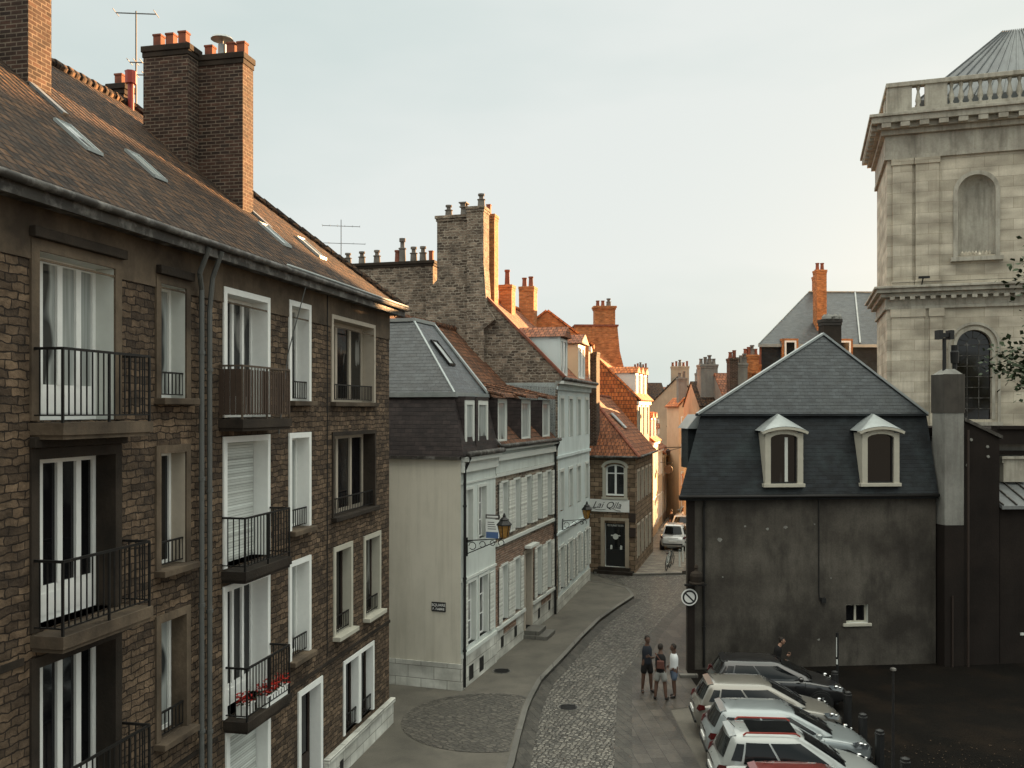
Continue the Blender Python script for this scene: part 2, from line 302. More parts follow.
# ------------------------------------------------------------------ house elements (local frame: x along facade, -y outward, z up)
def window(parent, x0, x1, z0, z1, depth=.18, leaves=2, frame='white', pane='pane', surround=None, sill=None, rail=False,
           fw=.06, panel=0., transom=0., arch=0., trimw=.10, shutter=False, name='window', proud=.035, boardrail=False, sillout=.14, lining=None, y=0., bars=0, side=0):
    w = x1-x0; mb = MB(); D = y+depth
    li = .035 if surround else 0
    a0, a1, b0, b1 = x0+li, x1-li, z0+(.0), z1-li
    mb.box(a0, a0+fw, D, D+.06, b0, b1); mb.box(a1-fw, a1, D, D+.06, b0, b1)
    mb.box(a0+fw, a1-fw, D, D+.06, b1-fw, b1); mb.box(a0+fw, a1-fw, D, D+.06, b0, b0+fw+panel)
    for k in range(1, leaves):
        xc = a0+(a1-a0)*k/leaves; mb.box(xc-fw*.7, xc+fw*.7, D-.01, D+.058, b0+fw+panel, b1-fw)
    if transom: mb.box(a0+fw, a1-fw, D+.004, D+.056, b1-transom-.03, b1-transom+.03)
    for k in range(1, bars+1):
        zc = b0+panel+(b1-b0-panel)*k/(bars+1); mb.box(a0+fw, a1-fw, D+.012, D+.05, zc-.015, zc+.015)
    if arch:
        cx = (a0+a1)/2; r = (a1-a0)/2; zc = b1-arch
        pts = [(cx-r*math.cos(math.pi*i/12), zc+arch*math.sin(math.pi*i/12)) for i in range(13)]
        for p, s in zip(pts[:-1], pts[1:]):
            mb.poly((p[0],D-.003,p[1]),(s[0],D-.003,s[1]),(s[0],D-.003,b1+.001),(p[0],D-.003,b1+.001))
            mb.bar((p[0],D+.02,p[1]-fw/2),(s[0],D+.02,s[1]-fw/2), .06, fw)
    wo = mb.build(name, M[frame], parent)
    if shutter:
        MB().box(a0+.01, a1-.01, D-.03, D+.001, b0+.02, b1-.02).build('roller_shutter', M['shutter'], wo)
    else:
        MB().poly((a0+fw*.5,D+.035,b0+panel),(a1-fw*.5,D+.035,b0+panel),(a1-fw*.5,D+.035,b1-fw*.5),(a0+fw*.5,D+.035,b1-fw*.5)).build('pane', M[pane], wo)
        if panel: MB().box(a0+fw+.05, a1-fw-.05, D-.012, D, b0+fw*1.2, b0+panel-.03).build('bottom_panel', M[frame], wo)
    if surround:
        s = MB(); t = trimw; P = y-proud
        s.box(x0-t, x0+.03, P, D+.055, z0, z1+t); s.box(x1-.03, x1+t, P, D+.055, z0, z1+t); s.box(x0+.03, x1-.03, P, D+.055, z1-.03, z1+t)
        s.build('surround', M[surround], wo)
    else:
        s = MB(); s.box(x0-.02, x0, y+.002, D+.055, z0, z1); s.box(x1, x1+.02, y+.002, D+.055, z0, z1); s.box(x0, x1, y+.002, D+.055, z1, z1+.02); s.box(x0, x1, y+.002, D+.055, z0-.02, z0)
        s.build('reveal', M['offwhite' if frame != 'darkbrown' else 'darkconcrete'], wo)
    if lining: MB().box(x1-.037, x1-.031, y+.0, D+.0, z0, z1-.04).box(x0+.04, x1-.04, y+.0, D, z1-.037, z1-.031).build('lining', M[lining], wo)
    if sill:
        MB().box(x0-trimw-.02, x1+trimw+.02, y-sillout, D+.05, z0-.11, z0-.003).build('sill', M[sill], wo, bevel=.012)
    if rail:
        r = MB(); zt = z0+.42; yy = y+.04 if depth > .15 else y-.03
        r.bar((x0+.02,yy,zt),(x1-.02,yy,zt), .03); r.bar((x0+.02,yy,z0+.06),(x1-.02,yy,z0+.06), .02)
        n = max(4, int(w/.11))
        for k in range(n+1): xx = x0+.03+(w-.06)*k/n; r.bar((xx,yy,z0+.06),(xx,yy,zt), .016)
        r.build('guard_rail', M['iron'], wo)
    return wo

def balcony(parent, x0, x1, z, out=.5, h=.98, rail='iron', slab='concrete', closed=False, thick=.16):
    b = MB().box(x0, x1, -out, .02, z-thick, z).box(x0+.03, x1-.03, -out+.03, .02, z-thick-.06, z-thick).build('balcony', M[slab], parent)
    r = MB(); o = -out+.04; a0 = x0+.04; a1 = x1-.04
    for zz, t in ((z+h, .035), (z+.10, .02)):
        r.bar((a0,0,zz),(a0,o,zz), t); r.bar((a0,o,zz),(a1,o,zz), t); r.bar((a1,o,zz),(a1,0,zz), t)
    for p in ((a0,o),(a1,o),((a0+a1)/2,o)): r.bar((p[0],p[1],z),(p[0],p[1],z+h), .03)
    n = int((a1-a0)/.115); m = max(2, int(out/.115))
    for k in range(n+1): xx = a0+(a1-a0)*k/n; r.bar((xx,o,z+.1),(xx,o,z+h), .016)
    for k in range(1, m): 
        yy = o*k/m; r.bar((a0,yy,z+.1),(a0,yy,z+h), .016); r.bar((a1,yy,z+.1),(a1,yy,z+h), .016)
    r.build('railing', M[rail], b)
    if closed:
        s = MB(); n = int((a1-a0)/.10)
        for k in range(n): xx = a0+.01+(a1-a0)*k/n; s.box(xx, xx+.058, o-.03, o-.02, z+.08, z+h-.06+rnd.uniform(-.01,.01))
        for k in range(4): yy = o*(k+.1)/4; s.box(a0-.03, a0-.02, yy-.1, yy-.0, z+.08, z+h-.06)
        s.build('privacy_boards', M['woodboard'], b)
    return b

def chimney(parent, x0, x1, y0, y1, z0, z1, mat='brick', cap='darkconcrete', pots=(), flare=None, potmat='terracotta', capo=.07):
    mb = MB().box(x0, x1, y0, y1, z0, z1-.14)
    if flare: mb.extrude([(x0,y0+.002,flare[1]-flare[0]*1.3),(x0-flare[0],y0+.002,flare[1]-flare[0]*1.3),(x0,y0+.002,flare[1])], (0,y1-y0-.004,0))
    c = mb.build('chimney', M[mat], parent)
    MB().box(x0-capo*.5, x1+capo*.5, y0-capo*.5, y1+capo*.5, z1-.26, z1-.14).box(x0-capo, x1+capo, y0-capo, y1+capo, z1-.14, z1).build('chimney_cap', M[cap], c, bevel=.015)
    for p in pots:
        x, y, h, kind = p
        pot(c, x, y, z1, h, kind, potmat)
    return c
def pot(c, x, y, z, h=.4, kind='round', mat='terracotta'):
    if kind == 'square': MB().box(x-.095, x+.095, y-.095, y+.095, z, z+h).box(x-.11, x+.11, y-.11, y+.11, z+h-.05, z+h).build('chimney_pot', M[mat], c, bevel=.01)
    elif kind == 'cowl': MB().lathe((x,y,z), [(.09,0),(.09,h*.6),(.03,h*.62),(.03,h*.8),(.26,h*.82),(.22,h*.92),(.03,h)]).build('chimney_pot', M['zinc'], c)
    elif kind == 'tall': MB().lathe((x,y,z), [(.17,0),(.15,h*.55),(.19,h*.56),(.19,h*.6),(.10,h*.62),(.10,h*.85),(.15,h*.86),(.15,h)]).build('chimney_pot', M['greypot'], c, smooth=False)
    elif kind == 'hood': 
        MB().lathe((x,y,z), [(.17,0),(.14,h*.6),(.16,h*.62)]).box(x-.22, x+.22, y-.16, y+.16, z+h*.62, z+h*.68).box(x-.18, x-.13, y-.12, y+.12, z+h*.68, z+h*.92).box(x+.13, x+.18, y-.12, y+.12, z+h*.68, z+h*.92).box(x-.24, x+.24, y-.18, y+.18, z+h*.92, z+h).build('chimney_pot', M['greypot'], c)
    else: MB().lathe((x,y,z), [(.15,0),(.15,.05),(.125,.07),(.105,h*.85),(.135,h*.87),(.135,h)]).build('chimney_pot', M[mat], c)

def antenna(loc, h, arms, rz, label):
    a = empty('roof_antenna', loc, rz, label, 'antenna', 'television antennas on the roofs')
    MB().cyl((0,0,0),(0,0,h), .022, .018, 6).build('mast', M['pipe'], a)
    for z, L, n in arms:
        m = MB().bar((-L/2,0,z),(L/2,0,z), .022)
        for k in range(n):
            x = -L/2+L*k/max(n-1,1); m.bar((x,-.22,z+.01),(x,.22,z+.01), .012)
        m.build('antenna_arm', M['pipe'], a)
    return a

def text(s, size, mat, name, parent=None, loc=(0,0,0), rot=(R(90),0,0), shear=0, ext=.004, align='CENTER', sx=1.):
    cu = bpy.data.curves.new('t', 'FONT'); cu.body = s; cu.size = size; cu.shear = shear; cu.extrude = ext; cu.align_x = align; cu.align_y = 'CENTER'
    o = bpy.data.objects.new('t', cu); COL.objects.link(o)
    dg = bpy.context.evaluated_depsgraph_get(); me = bpy.data.meshes.new_from_object(o.evaluated_get(dg))
    bpy.data.objects.remove(o); bpy.data.curves.remove(cu)
    o = bpy.data.objects.new(name, me); COL.objects.link(o); me.materials.clear(); me.materials.append(M[mat])
    o.location = loc; o.rotation_euler = rot; o.scale = (sx,1,1)
    if parent: o.parent = parent
    return o

def gutter(parent, pts, r=.075, mat='gutter', name='gutter'):
    return MB().tube(pts, r, 8).build(name, M[mat], parent, smooth=True)
def downpipe(parent, pts, r=.05, mat='pipe'):
    m = MB().tube(pts, r, 8)
    p = Vector(pts[-1]); q0 = Vector(pts[-2])
    n = int((q0-p).length/1.9)
    for k in range(n):
        c = q0.lerp(p, (k+.5)/max(n,1)); m.cyl(c-Vector((0,0,.03)), c+Vector((0,0,.03)), r*1.35, r*1.35, 8)
    return m.build('downpipe', M[mat], parent, smooth=False)
def shell(parent, w, dep, z0, z1, mat, holes, gable=None, side_holes=None, name='wall'):
    """walls of a house; gable = list of extra (y,z) points of the end walls between (0,z1) and (dep,z1)"""
    m = MB().wall(0, w, z0, z1, holes)
    for x in (0, w):
        pts = [(x,0,z0),(x,dep,z0),(x,dep,z1)] + ([(x,y,z) for y, z in gable[::-1]] if gable else []) + [(x,0,z1)]
        m.poly(*pts)
    m.poly((0,dep,z0),(w,dep,z0),(w,dep,z1),(0,dep,z1))
    return m.build(name, M[mat], parent)
# ================================================================== near left: four storey brown stone block
TH1 = math.atan2(.9788, .2046)
H1 = empty('stone_apartment_building', (-3.48, 25.5, 0), TH1,
    'four storey brown rubble stone block with iron balconies, nearest on the left', 'building')
def L1(px): return (8.81/(.209+(512-px)/FPX)-25.5)/.9788
TOPS = (11.2, 8.42, 5.65, 2.85); SILL = (9.2, 6.4, 3.6, .9); DOORB = (8.86, 6.06, 3.28, .12)
wins = []   # (x0,x1,z0,z1,kwargs)
ax0, ax1 = L1(36), L1(115)
for r in range(3):
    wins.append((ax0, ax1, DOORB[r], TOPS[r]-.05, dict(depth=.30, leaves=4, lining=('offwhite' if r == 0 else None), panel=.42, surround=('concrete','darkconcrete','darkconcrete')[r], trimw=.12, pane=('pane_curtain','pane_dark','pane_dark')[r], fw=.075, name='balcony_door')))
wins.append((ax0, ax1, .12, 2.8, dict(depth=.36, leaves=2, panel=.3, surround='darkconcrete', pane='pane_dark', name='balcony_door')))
bx0, bx1 = L1(158.5), L1(186)
for r in range(4):
    wins.append((bx0, bx1, SILL[r], TOPS[r]-.1, dict(depth=.26, lining=('offwhite' if r == 0 else 'beigetrim' if r == 1 else None), leaves=2, surround='concrete', trimw=.1, sill='concrete', rail=True, pane=('pane_curtain','pane','pane_curtain','pane')[r], sillout=.2)))
cx0, cx1 = L1(225), L1(267)
for r in range(3):
    wins.append((cx0, cx1, DOORB[r], TOPS[r], dict(depth=.31, leaves=4, panel=.35, surround='white', trimw=.085, pane='pane', shutter=(r == 1), name='balcony_door')))
wins.append((cx0+.1, cx1, .12, 2.95, dict(depth=.25, leaves=2, surround='white', shutter=True, name='garage_door')))
dx0, dx1 = L1(290), L1(308.5)
for r in range(3):
    wins.append((dx0, dx1, SILL[r], TOPS[r]+(.08 if r == 0 else 0), dict(depth=.26, leaves=1, surround='white', trimw=.085, sill='concrete', rail=True, pane='pane_curtain' if r else 'pane', sillout=.18)))
wins.append((L1(299.5), L1(320), .15, 2.72, dict(depth=.24, leaves=1, surround='white', trimw=.1, frame='darkbrown', pane='pane_dark', panel=.9, name='front_door')))
ex0, ex1 = L1(332), L1(373.5)
wins.append((ex0, ex1, 9.2, 11.22, dict(depth=.30, leaves=3, surround='beigetrim', frame='beigetrim', trimw=.07, sill='concrete', rail=True, pane='pane', fw=.09)))
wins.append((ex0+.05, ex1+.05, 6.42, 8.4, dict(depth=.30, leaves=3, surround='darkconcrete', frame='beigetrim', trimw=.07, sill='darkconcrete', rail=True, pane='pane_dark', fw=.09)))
for a, b in ((334.5, 350.5), (364.5, 379)):
    wins.append((L1(a), L1(b), 3.55, 5.6, dict(depth=.20, leaves=1, frame='darkbrown', surround='creamtrim', trimw=.09, sill='creamtrim', rail=True, pane='pane', sillout=.2)))
e4a, e4b = L1(344), L1(372.5); em = (e4a+e4b)/2
wins.append((e4a, em-.07, .95, 2.72, dict(depth=.17, leaves=1, frame='darkbrown', surround='white', trimw=.068, rail=True)))
wins.append((em+.07, e4b, .95, 2.72, dict(depth=.17, leaves=1, frame='darkbrown', surround='white', trimw=.068, rail=True, proud=.032)))
for r in range(3):   # the part of the block beside and behind the viewer
    for xa in (-17.2, -21.0, -25.0):
        wins.append((xa, xa+1.1, SILL[r], TOPS[r]-.1, dict(depth=.30, leaves=2, surround='concrete', sill='concrete', rail=True, pane='pane')))
ho = [w[:4] for w in wins]
XE = -29.0
sw = MB().wall(XE, 0, 0, 11.02, ho); sw.poly((0,0,0),(0,9.6,0),(0,9.6,11.85),(0,0,11.85)).poly((XE,0,0),(XE,9.6,0),(XE,9.6,11.85),(XE,0,11.85)).poly((XE,9.6,0),(0,9.6,0),(0,9.6,11.85),(XE,9.6,11.85))
sw.build('wall', M['stone'], H1)
MB().wall(XE, 0, 11.02, 11.8, ho, y=-.02).box(XE, .02, -.021, -.0, 10.99, 11.02).build('frieze', M['concrete'], H1)
for w in wins: window(H1, *w[:4], **w[4])
# lintels over the near openings
for (a, b, z) in ((ax0-.15, ax1+.15, TOPS[0]+.08), (ax0-.15, ax1+.15, TOPS[1]+.08), (bx0-.1, bx1+.1, TOPS[0]+.01)):
    MB().box(a, b, -.12, -.02, z, z+.14).build('lintel', M['darkconcrete'], H1, bevel=.01)
for q in ((-20,-14.1,5.68,5.78),(-11.9,-9.3,2.98,3.06),(-6.9,.02,2.98,3.06)): MB().box(q[0],q[1],-.03,0,q[2],q[3]).build('string_course', M['darkconcrete'], H1)
# balconies
for r in range(3): balcony(H1, L1(30), L1(119)+.12, DOORB[r]-.03, out=.5, slab='concrete' if r != 1 else 'concrete')
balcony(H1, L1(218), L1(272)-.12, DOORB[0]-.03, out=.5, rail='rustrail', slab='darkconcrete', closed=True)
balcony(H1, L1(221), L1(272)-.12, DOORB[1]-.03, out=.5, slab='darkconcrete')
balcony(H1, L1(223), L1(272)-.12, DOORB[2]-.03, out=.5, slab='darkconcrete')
# plinth
for a, b in ((L1(323), .1), (-7.0, -6.25), (XE, -9.3)):
    MB().box(a, b, -.1, -.003, 0, .72).box(a, b, -.16, -.003, .72, .84).build('plinth', M['plinth'], H1, bevel=.02)
MB().box(.0, .1, 0, 9.6, 0, .72).build('plinth', M['plinth'], H1)
MB().box(L1(336), L1(339.5), -.105, -.1, .15, .5).build('plinth_vent', M['black'], H1)
# eaves, gutter, roof
EZ = 11.88; OV = .36; RX, RY, RZ = -4.7, 4.85, 16.35
MB().box(XE, .30, -.33, -.021, 11.70, 11.80).box(XE, .33, -OV, -.30, 11.66, 11.86).box(.02, .33, -.3, 9.9, 11.70, 11.82).build('eaves', M['gutter'], H1)
gutter(H1, [(XE, -OV-.06, EZ-.02), (.36, -OV-.06, EZ-.02)], .06)
gutter(H1, [(-7.3, -OV-.07, EZ+.06), (.36, -OV-.07, EZ+.07)], .03, 'zinc', 'gutter_edge')
def rz1(y): return EZ+.02+(y+OV)*(RZ-EZ-.02)/(RY+OV)
a, b = (XE,-OV,EZ+.02), (OV,-OV,EZ+.02); c, d = (OV,2*RY+OV,EZ+.02), (XE,2*RY+OV,EZ+.02); r0, r1 = (XE,RY,RZ), (RX,RY,RZ)
roof = MB().poly(a,b,r1,r0).poly(b,c,r1).poly(c,d,r0,r1).poly(a,r0,d).poly(tuple((p[0],p[1],p[2]-.012) for p in ()) or (a[0],a[1],a[2]-.05),(b[0],b[1],b[2]-.05),(c[0],c[1],c[2]-.05),(d[0],d[1],d[2]-.05)).build('roof', M['tile'], H1)
rt = MB()
def ridge_tiles(mb, p, q, step=.4, r=.12):
    p = Vector(p); q = Vector(q); n = max(1, int((q-p).length/step))
    for k in range(n): mb.cyl(p.lerp(q, k/n), p.lerp(q, (k+1.06)/n), r*1.12, r*.9, 7)
ridge_tiles(rt, r0, r1); ridge_tiles(rt, r1, b); ridge_tiles(rt, r1, c)
rt.build('ridge_tiles', M['tile'], roof)
for x, y in ((-11.0, 1.55), (-9.05, 1.6), (-5.2, .9), (-3.0, 1.0)):
    s = MB(); dy = .3
    for sx in (-.26, .26): s.bar((x+sx*.7,y-dy,rz1(y-dy)+.03),(x+sx*.7,y+dy,rz1(y+dy)+.03), .04, .06)
    for sy in (-dy, dy): s.bar((x-.2,y+sy,rz1(y+sy)+.03),(x+.2,y+sy,rz1(y+sy)+.03), .05, .06)
    so = s.build('rooflight', M['zinc'], roof)
for (x, y) in ((-11.0, 1.55), (-9.05, 1.6), (-5.2, .9), (-3.0, 1.0)):
    MB().poly((x-.17,y-.28,rz1(y-.28)+.045),(x+.17,y-.28,rz1(y-.28)+.045),(x+.17,y+.28,rz1(y+.28)+.045),(x-.17,y+.28,rz1(y+.28)+.045)).build('rooflight_glass', M['pane_curtain'], roof)
# chimneys
chimney(H1, -5.80, -5.30, 2.73, 3.86, 12.6, 17.32, capo=.045, pots=[(-5.55, 3.62, .34, 'square'), (-5.55, 3.3, .34, 'square'), (-5.55, 2.98, .36, 'square')])
chimney(H1, -5.35, -4.86, 1.62, 2.728, 12.2, 17.2, capo=.045, pots=[(-5.1, 2.58, .30, 'square'), (-5.1, 2.28, .52, 'cowl'), (-5.1, 2.02, .32, 'square'), (-5.1, 1.76, .32, 'square')])
MB().box(-5.42, -4.8, 1.1, 1.62, 13.0, 13.12).build('flashing', M['lead'], H1)
chimney(H1, -10.45, -9.87, 2.98, 4.7, 12.8, 18.7, pots=[(-10, 3.2, .4, 'square'), (-10, 3.8, .4, 'square')])
chimney(H1, -4.75, -4.4, 5.1, 5.5, 15, 16.95, pots=[(-4.6, 5.3, .28, 'square')])
v = MB().cyl((-5.05,4.7,15.9),(-5.05,4.7,16.85), .07, .07, 10).cyl((-5.05,4.7,16.8),(-5.05,4.7,17.1), .13, .13, 8).build('vent_pipe', M['red'], H1)
# strips of lead flashing up the slope beside the stacks
for (xa, ya, yb) in ((-4.8, 1.2, 4.4), (-10.36, 2.3, 4.6)):
    MB().bar((xa,ya,rz1(ya)+.03),(xa,yb,rz1(yb)+.03), .14, .05).build('flashing', M['lead'], H1)
# downpipes
for px, off in ((195.5, 0), (203.5, .16)):
    x = L1(px)
    downpipe(H1, [(x-.25+off, -OV-.05, 11.78), (x-.2+off, -.2, 11.35-.1*off), (x, -.12, 11.1-off*2), (x, -.12, .1)], .045, 'pipe')
MB().tube([(-4.4,-.04,11.7),(-4.4,-.04,8.6),(-4.42,-.04,3.2)], .012, 5).build('cable', M['black'], H1)
MB().tube([(-6.2,-.33,11.7),(-6.5,-.05,10.2),(-6.9,-.04,8.5)], .012, 5).build('cable', M['pipe'], H1)

# flower boxes on the third floor balcony
def flowers(loc, rz, w, label, cat='flower box'):
    e = empty('flower_box', loc, rz, label, cat, 'flower boxes on the iron balcony')
    MB().box(-w/2, w/2, -.1, .1, 0, .2).box(-w/2-.015, w/2+.015, -.115, .115, .2, .23).build('planter', M['white'], e)
    lf = MB(); fl = MB(); rr = random.Random(len(label))
    for k in range(int(260*w)):
        x = rr.uniform(-w/2-.04, w/2+.04); y = rr.uniform(-.14, .14); z = .22+rr.random()**1.5*.2
        s = rr.uniform(.018, .035); t = rr.uniform(0, 6.28)
        mbx = fl if z > .28 or rr.random() < .35 else lf
        mbx.poly((x-s*math.cos(t),y-s*math.sin(t),z-s*.3),(x+s*math.cos(t),y+s*math.sin(t),z-s*.2),(x+s*.4,y-s*.5,z+s))
        mbx.poly((x-s,y,z),(x,y+s,z+.01),(x+s,y,z),(x,y-s,z+.012))
    lf.build('leaves', M['leaf'], e); fl.build('blossoms', M['leaf_red'], e)
m1 = H1.matrix_basis if False else Matrix.Translation((-3.48,25.5,0)) @ Matrix.Rotation(TH1, 4, 'Z')
flowers(m1 @ Vector((L1(236)-.1, -.25, 3.26)), TH1, .32, 'small white pot of red flowers at the near end of the iron balcony')
flowers(m1 @ Vector((L1(262)-.25, -.36, 3.26)), TH1, .9, 'long white box of red flowers on the far half of the iron balcony')
an = m1 @ Vector((-4.7, 4.8, 16.2))
antenna(an, 2.5, ((2.44, .95, 2), (1.25, .30, 3), (.95, .4, 3)), R(5), 'tall thin antenna mast beside the red vent pipe on the brown tiled roof')

# ================================================================== cream house with slate mansard
TH2 = math.atan2(.952, .305); O2 = (-1.62, 28.5, 0)
def L2(px): return (10.74/(.32-(px-512)/FPX)-28.5)/.952
H2 = empty('cream_corner_house', O2, TH2, 'cream rendered corner house with black shingled mansard and blue slate hipped roof', 'house')
wins = []
SW = 3.4
for a, b in ((465.5, 472.5), (478, 486)):
    wins.append((L2(a), L2(b), 4.7, 6.45, dict(depth=.14, leaves=2, bars=2, surround='offwhite', trimw=.06, fw=.05, pane='pane')))
for a, b in ((467, 475.5), (478.5, 487.5)):
    wins.append((L2(a), L2(b), 1.4, 3.42, dict(depth=.14, leaves=2, bars=2, surround='offwhite', trimw=.06, fw=.05, pane='pane')))
MB().wall(0, SW, 0, 7.35, [w[:4] for w in wins]).poly((SW,0,0),(SW,8,0),(SW,8,7.5),(SW,0,7.5)).build('street_wall', M['pale'], H2)
gw = MB().poly((0,0,0),(0,9,0),(0,9,7.6),(0,0,7.6)).poly((0,9,0),(SW,9,0),(SW,9,7.6),(0,9,7.6)).build('gable_wall', M['cream'], H2)
for w in wins: window(H2, *w[:4], **w[4])
for x in (L2(464.0), L2(466.2)-.0, L2(489.5)):
    pass
for (xa, xb) in ((L2(463.2), L2(466.2)), (L2(488.6), L2(492))):
    MB().box(xa, xb, -.075, -.04, 1.4, 3.4).build('shutter', M['louvre'], H2)
for q in ((.07,1.12,1.24),(.05,3.52,3.6),(.04,6.62,6.68)): MB().box(0, SW, -q[0], -.003, q[1], q[2]).build('string_course', M['offwhite'], H2)
MB().box(0, SW, -.05, -.002, 0, 1.12).box(-.05, -.002, -.05, 9, 0, .95).build('plinth', M['plinth'], H2)
for px in (467.5, 478): MB().box(L2(px), L2(px)+.42, -.055, -.05, .25, .72).build('cellar_grille', M['black'], H2)
MB().box(0, SW, -.12, -.003, 7.0, 7.35).box(0, SW, -.26, -.003, 7.35, 7.5).build('cornice', M['offwhite'], H2, bevel=.02)
gutter(H2, [(-.1,-.3,7.6),(SW,-.3,7.6)], .09); downpipe(H2, [(.12,-.28,7.5),(.1,-.1,7.1),(.1,-.09,.2)], .05, 'iron')
MB().box(-.14, 0, 0, 9, 7.42, 7.52).build('gable_eave', M['gutter'], H2)
# mansard: lower slopes
zc0, zc1 = 7.52, 9.44; i0, i1 = .24, .32
mm = MB().poly((-.12,-.14,zc0),(-.12,9,zc0),(i0,9,zc1),(i0,i1,zc1)).poly((-.12,-.14,zc0),(SW,-.14,zc0),(SW,i1,zc1),(i0,i1,zc1)).build('mansard', M['slate_brown'], H2)
MB().box(i0-.1, SW, i1-.1, i1, zc1-.02, zc1+.13).box(i0-.1, i0, i1, 9, zc1-.02, zc1+.13).build('roof_band', M['zinc'], H2)
tx, ty, tz = 1.62, 2.35, 12.05; tx2 = 2.75
ur = MB().poly((i0,i1,zc1+.1),(i0,9,zc1+.1),(tx,9,tz),(tx,ty,tz)).poly((i0,i1,zc1+.1),(SW,i1,zc1+.1),(SW,ty,tz),(tx,ty,tz)).poly((tx,ty,tz),(SW,ty,tz),(SW,9,tz),(tx,9,tz)).poly((SW,i1,zc1+.1),(SW,ty,tz),(SW,9,tz),(SW,9,7)  ,(SW,i1,7)).build('roof', M['slate'], H2)
MB().box(tx-.05, SW, ty-.06, ty+.08, tz-.02, tz+.1).box(tx-.06, tx+.1, ty+.08, 9, tz-.02, tz+.1).bar((i0,i1,zc1+.13),(tx,ty,tz+.03), .07,.04).bar((SW,i1-.05,zc1+.15),(SW,ty,tz+.05), .16,.06).build('ridge_flashing', M['zinc'], ur)
def rl2(y): return zc1+.1+(y-i1)*(tz-zc1-.1)/(ty-i1)
s = MB()
for sx in (1.75, 2.25): s.bar((sx,1.1,rl2(1.1)+.05),(sx,1.75,rl2(1.75)+.05), .06, .09)
for sy in (1.1, 1.75): s.bar((1.72,sy,rl2(sy)+.05),(2.28,sy,rl2(sy)+.05), .06, .09)
s.build('rooflight', M['iron'], ur)
MB().poly((1.78,1.12,rl2(1.12)+.07),(2.22,1.12,rl2(1.12)+.07),(2.22,1.73,rl2(1.73)+.07),(1.78,1.73,rl2(1.73)+.07)).build('rooflight_glass', M['pane_curtain'], ur)
for a, b in ((464.6, 473.8), (476.6, 487.4)):
    xa, xb = L2(a), L2(b)
    dm = MB().box(xa-.02, xb+.02, -.02, .6, 7.62, 7.74).box(xa-.02, xb+.02, -.04, .6, 9.32, 9.44).box(xa-.02, xa+.02, 0, .6, 7.74, 9.32).box(xb-.02, xb+.02, 0, .6, 7.74, 9.32).build('dormer', M['slate_brown'], H2)
    wo = window(H2, xa+.02, xb-.02, 7.74, 9.3, depth=.0, leaves=1, frame='offwhite', fw=.13, pane='pane_curtain', y=-.03)
MB().box(L2(474)-.0, L2(476), -.08, .3, 7.62, 9.4).build('dormer_post', M['slate_brown'], H2)

# ------------------------------------------------------------------ brown stone house with white shutters
O2b = Vector(O2) + Vector((.305,.952,0))*SW
H2b = empty('shuttered_stone_house', O2b, TH2, 'stone and brick house with white louvred shutters and three dormers in brown tiles', 'house')
def LB(px): return L2(px)-SW
WB = 7.93
wins = []; ctr = []
for k in range(5):
    c = .98+k*1.5; ctr.append(c)
    wins.append((c-.36, c+.36, 4.5, 6.4, dict(depth=.13, leaves=2, transom=.45, fw=.045, pane='pane', surround='offwhite', trimw=.04)))
    if k != 2: wins.append((c-.36, c+.36, 1.38, 3.4, dict(depth=.13, leaves=2, transom=.45, fw=.045, pane='pane', surround='offwhite', trimw=.04)))
    else: wins.append((c-.45, c+.45, .42, 3.4, dict(depth=.45, leaves=1, frame='darkbrown', pane='pane_dark', panel=1.6, transom=.5, surround='beigetrim', trimw=.12, name='front_door')))
ho = [w[:4] for w in wins]
def wb(z0, z1, mat, name, y=0): return MB().wall(0, WB, z0, z1, [h for h in ho if h[2] < z1 and h[3] > z0], y).build(name, M[mat], H2b)
wb(0, 1.28, 'plinth', 'base_wall'); wb(1.28, 4.05, 'beltbrick', 'wall'); wb(4.05, 6.75, 'graystone', 'wall')
wb(6.75, 7.55, 'pale', 'frieze', -.015)
MB().poly((WB,0,0),(WB,8,0),(WB,8,7.5),(WB,0,7.5)).build('party_wall', M['graystone'], H2b)
for w in wins: window(H2b, *w[:4], **w[4])
for k, c in enumerate(ctr):
    for row, (z0, z1) in enumerate(((4.5, 6.4), (1.38, 3.4))):
        if row == 1 and k == 2: continue
        for s in (-1, 1):
            x = c+s*.565; MB().box(x-.165, x+.165, -.085, -.045, z0, z1).build('shutter', M['louvre'], H2b, bevel=.006)
for q in ((0,WB,.09,4.18,4.30),(0,3.4,.10,1.2,1.32),(4.55,WB,.10,1.2,1.32),(0,WB,.06,6.62,6.74)): MB().box(q[0],q[1],-q[2],-.003,q[3],q[4]).build('string_course', M['offwhite'], H2b)
MB().box(ctr[2]-.6, ctr[2]+.6, -.3, -.045, 3.62, 3.72).build('door_hood', M['offwhite'], H2b)
MB().box(0, WB, -.14, -.016, 7.2, 7.42).box(0, WB, -.24, -.003, 7.55, 7.62).build('cornice', M['offwhite'], H2b)
MB().box(ctr[2]-.62, ctr[2]+.62, -.95, -.003, .0, .26).box(ctr[2]-.52, ctr[2]+.52, -.6, -.003, .26, .42).build('doorstep', M['kerb'], H2b, bevel=.015)
for x in (.6, 2.2, 5.4, 7.0): MB().box(x, x+.3, -.01, -.002, .45, .85).build('cellar_grille', M['black'], H2b)
for x in (.9, 5.9): MB().box(x, x+1.45, -.02, -.003, .9, 1.16).build('brick_band', M['beltbrick'], H2b)
gutter(H2b, [(0,-.28,7.72),(WB,-.28,7.72)], .08); downpipe(H2b, [(WB-.1,-.25,7.62),(WB-.1,-.09,7.2),(WB-.1,-.09,.1)], .05, 'iron')
rr2 = (12.62-7.68)/(4.55+.2)
def zb(y): return 7.68+(y+.2)*rr2
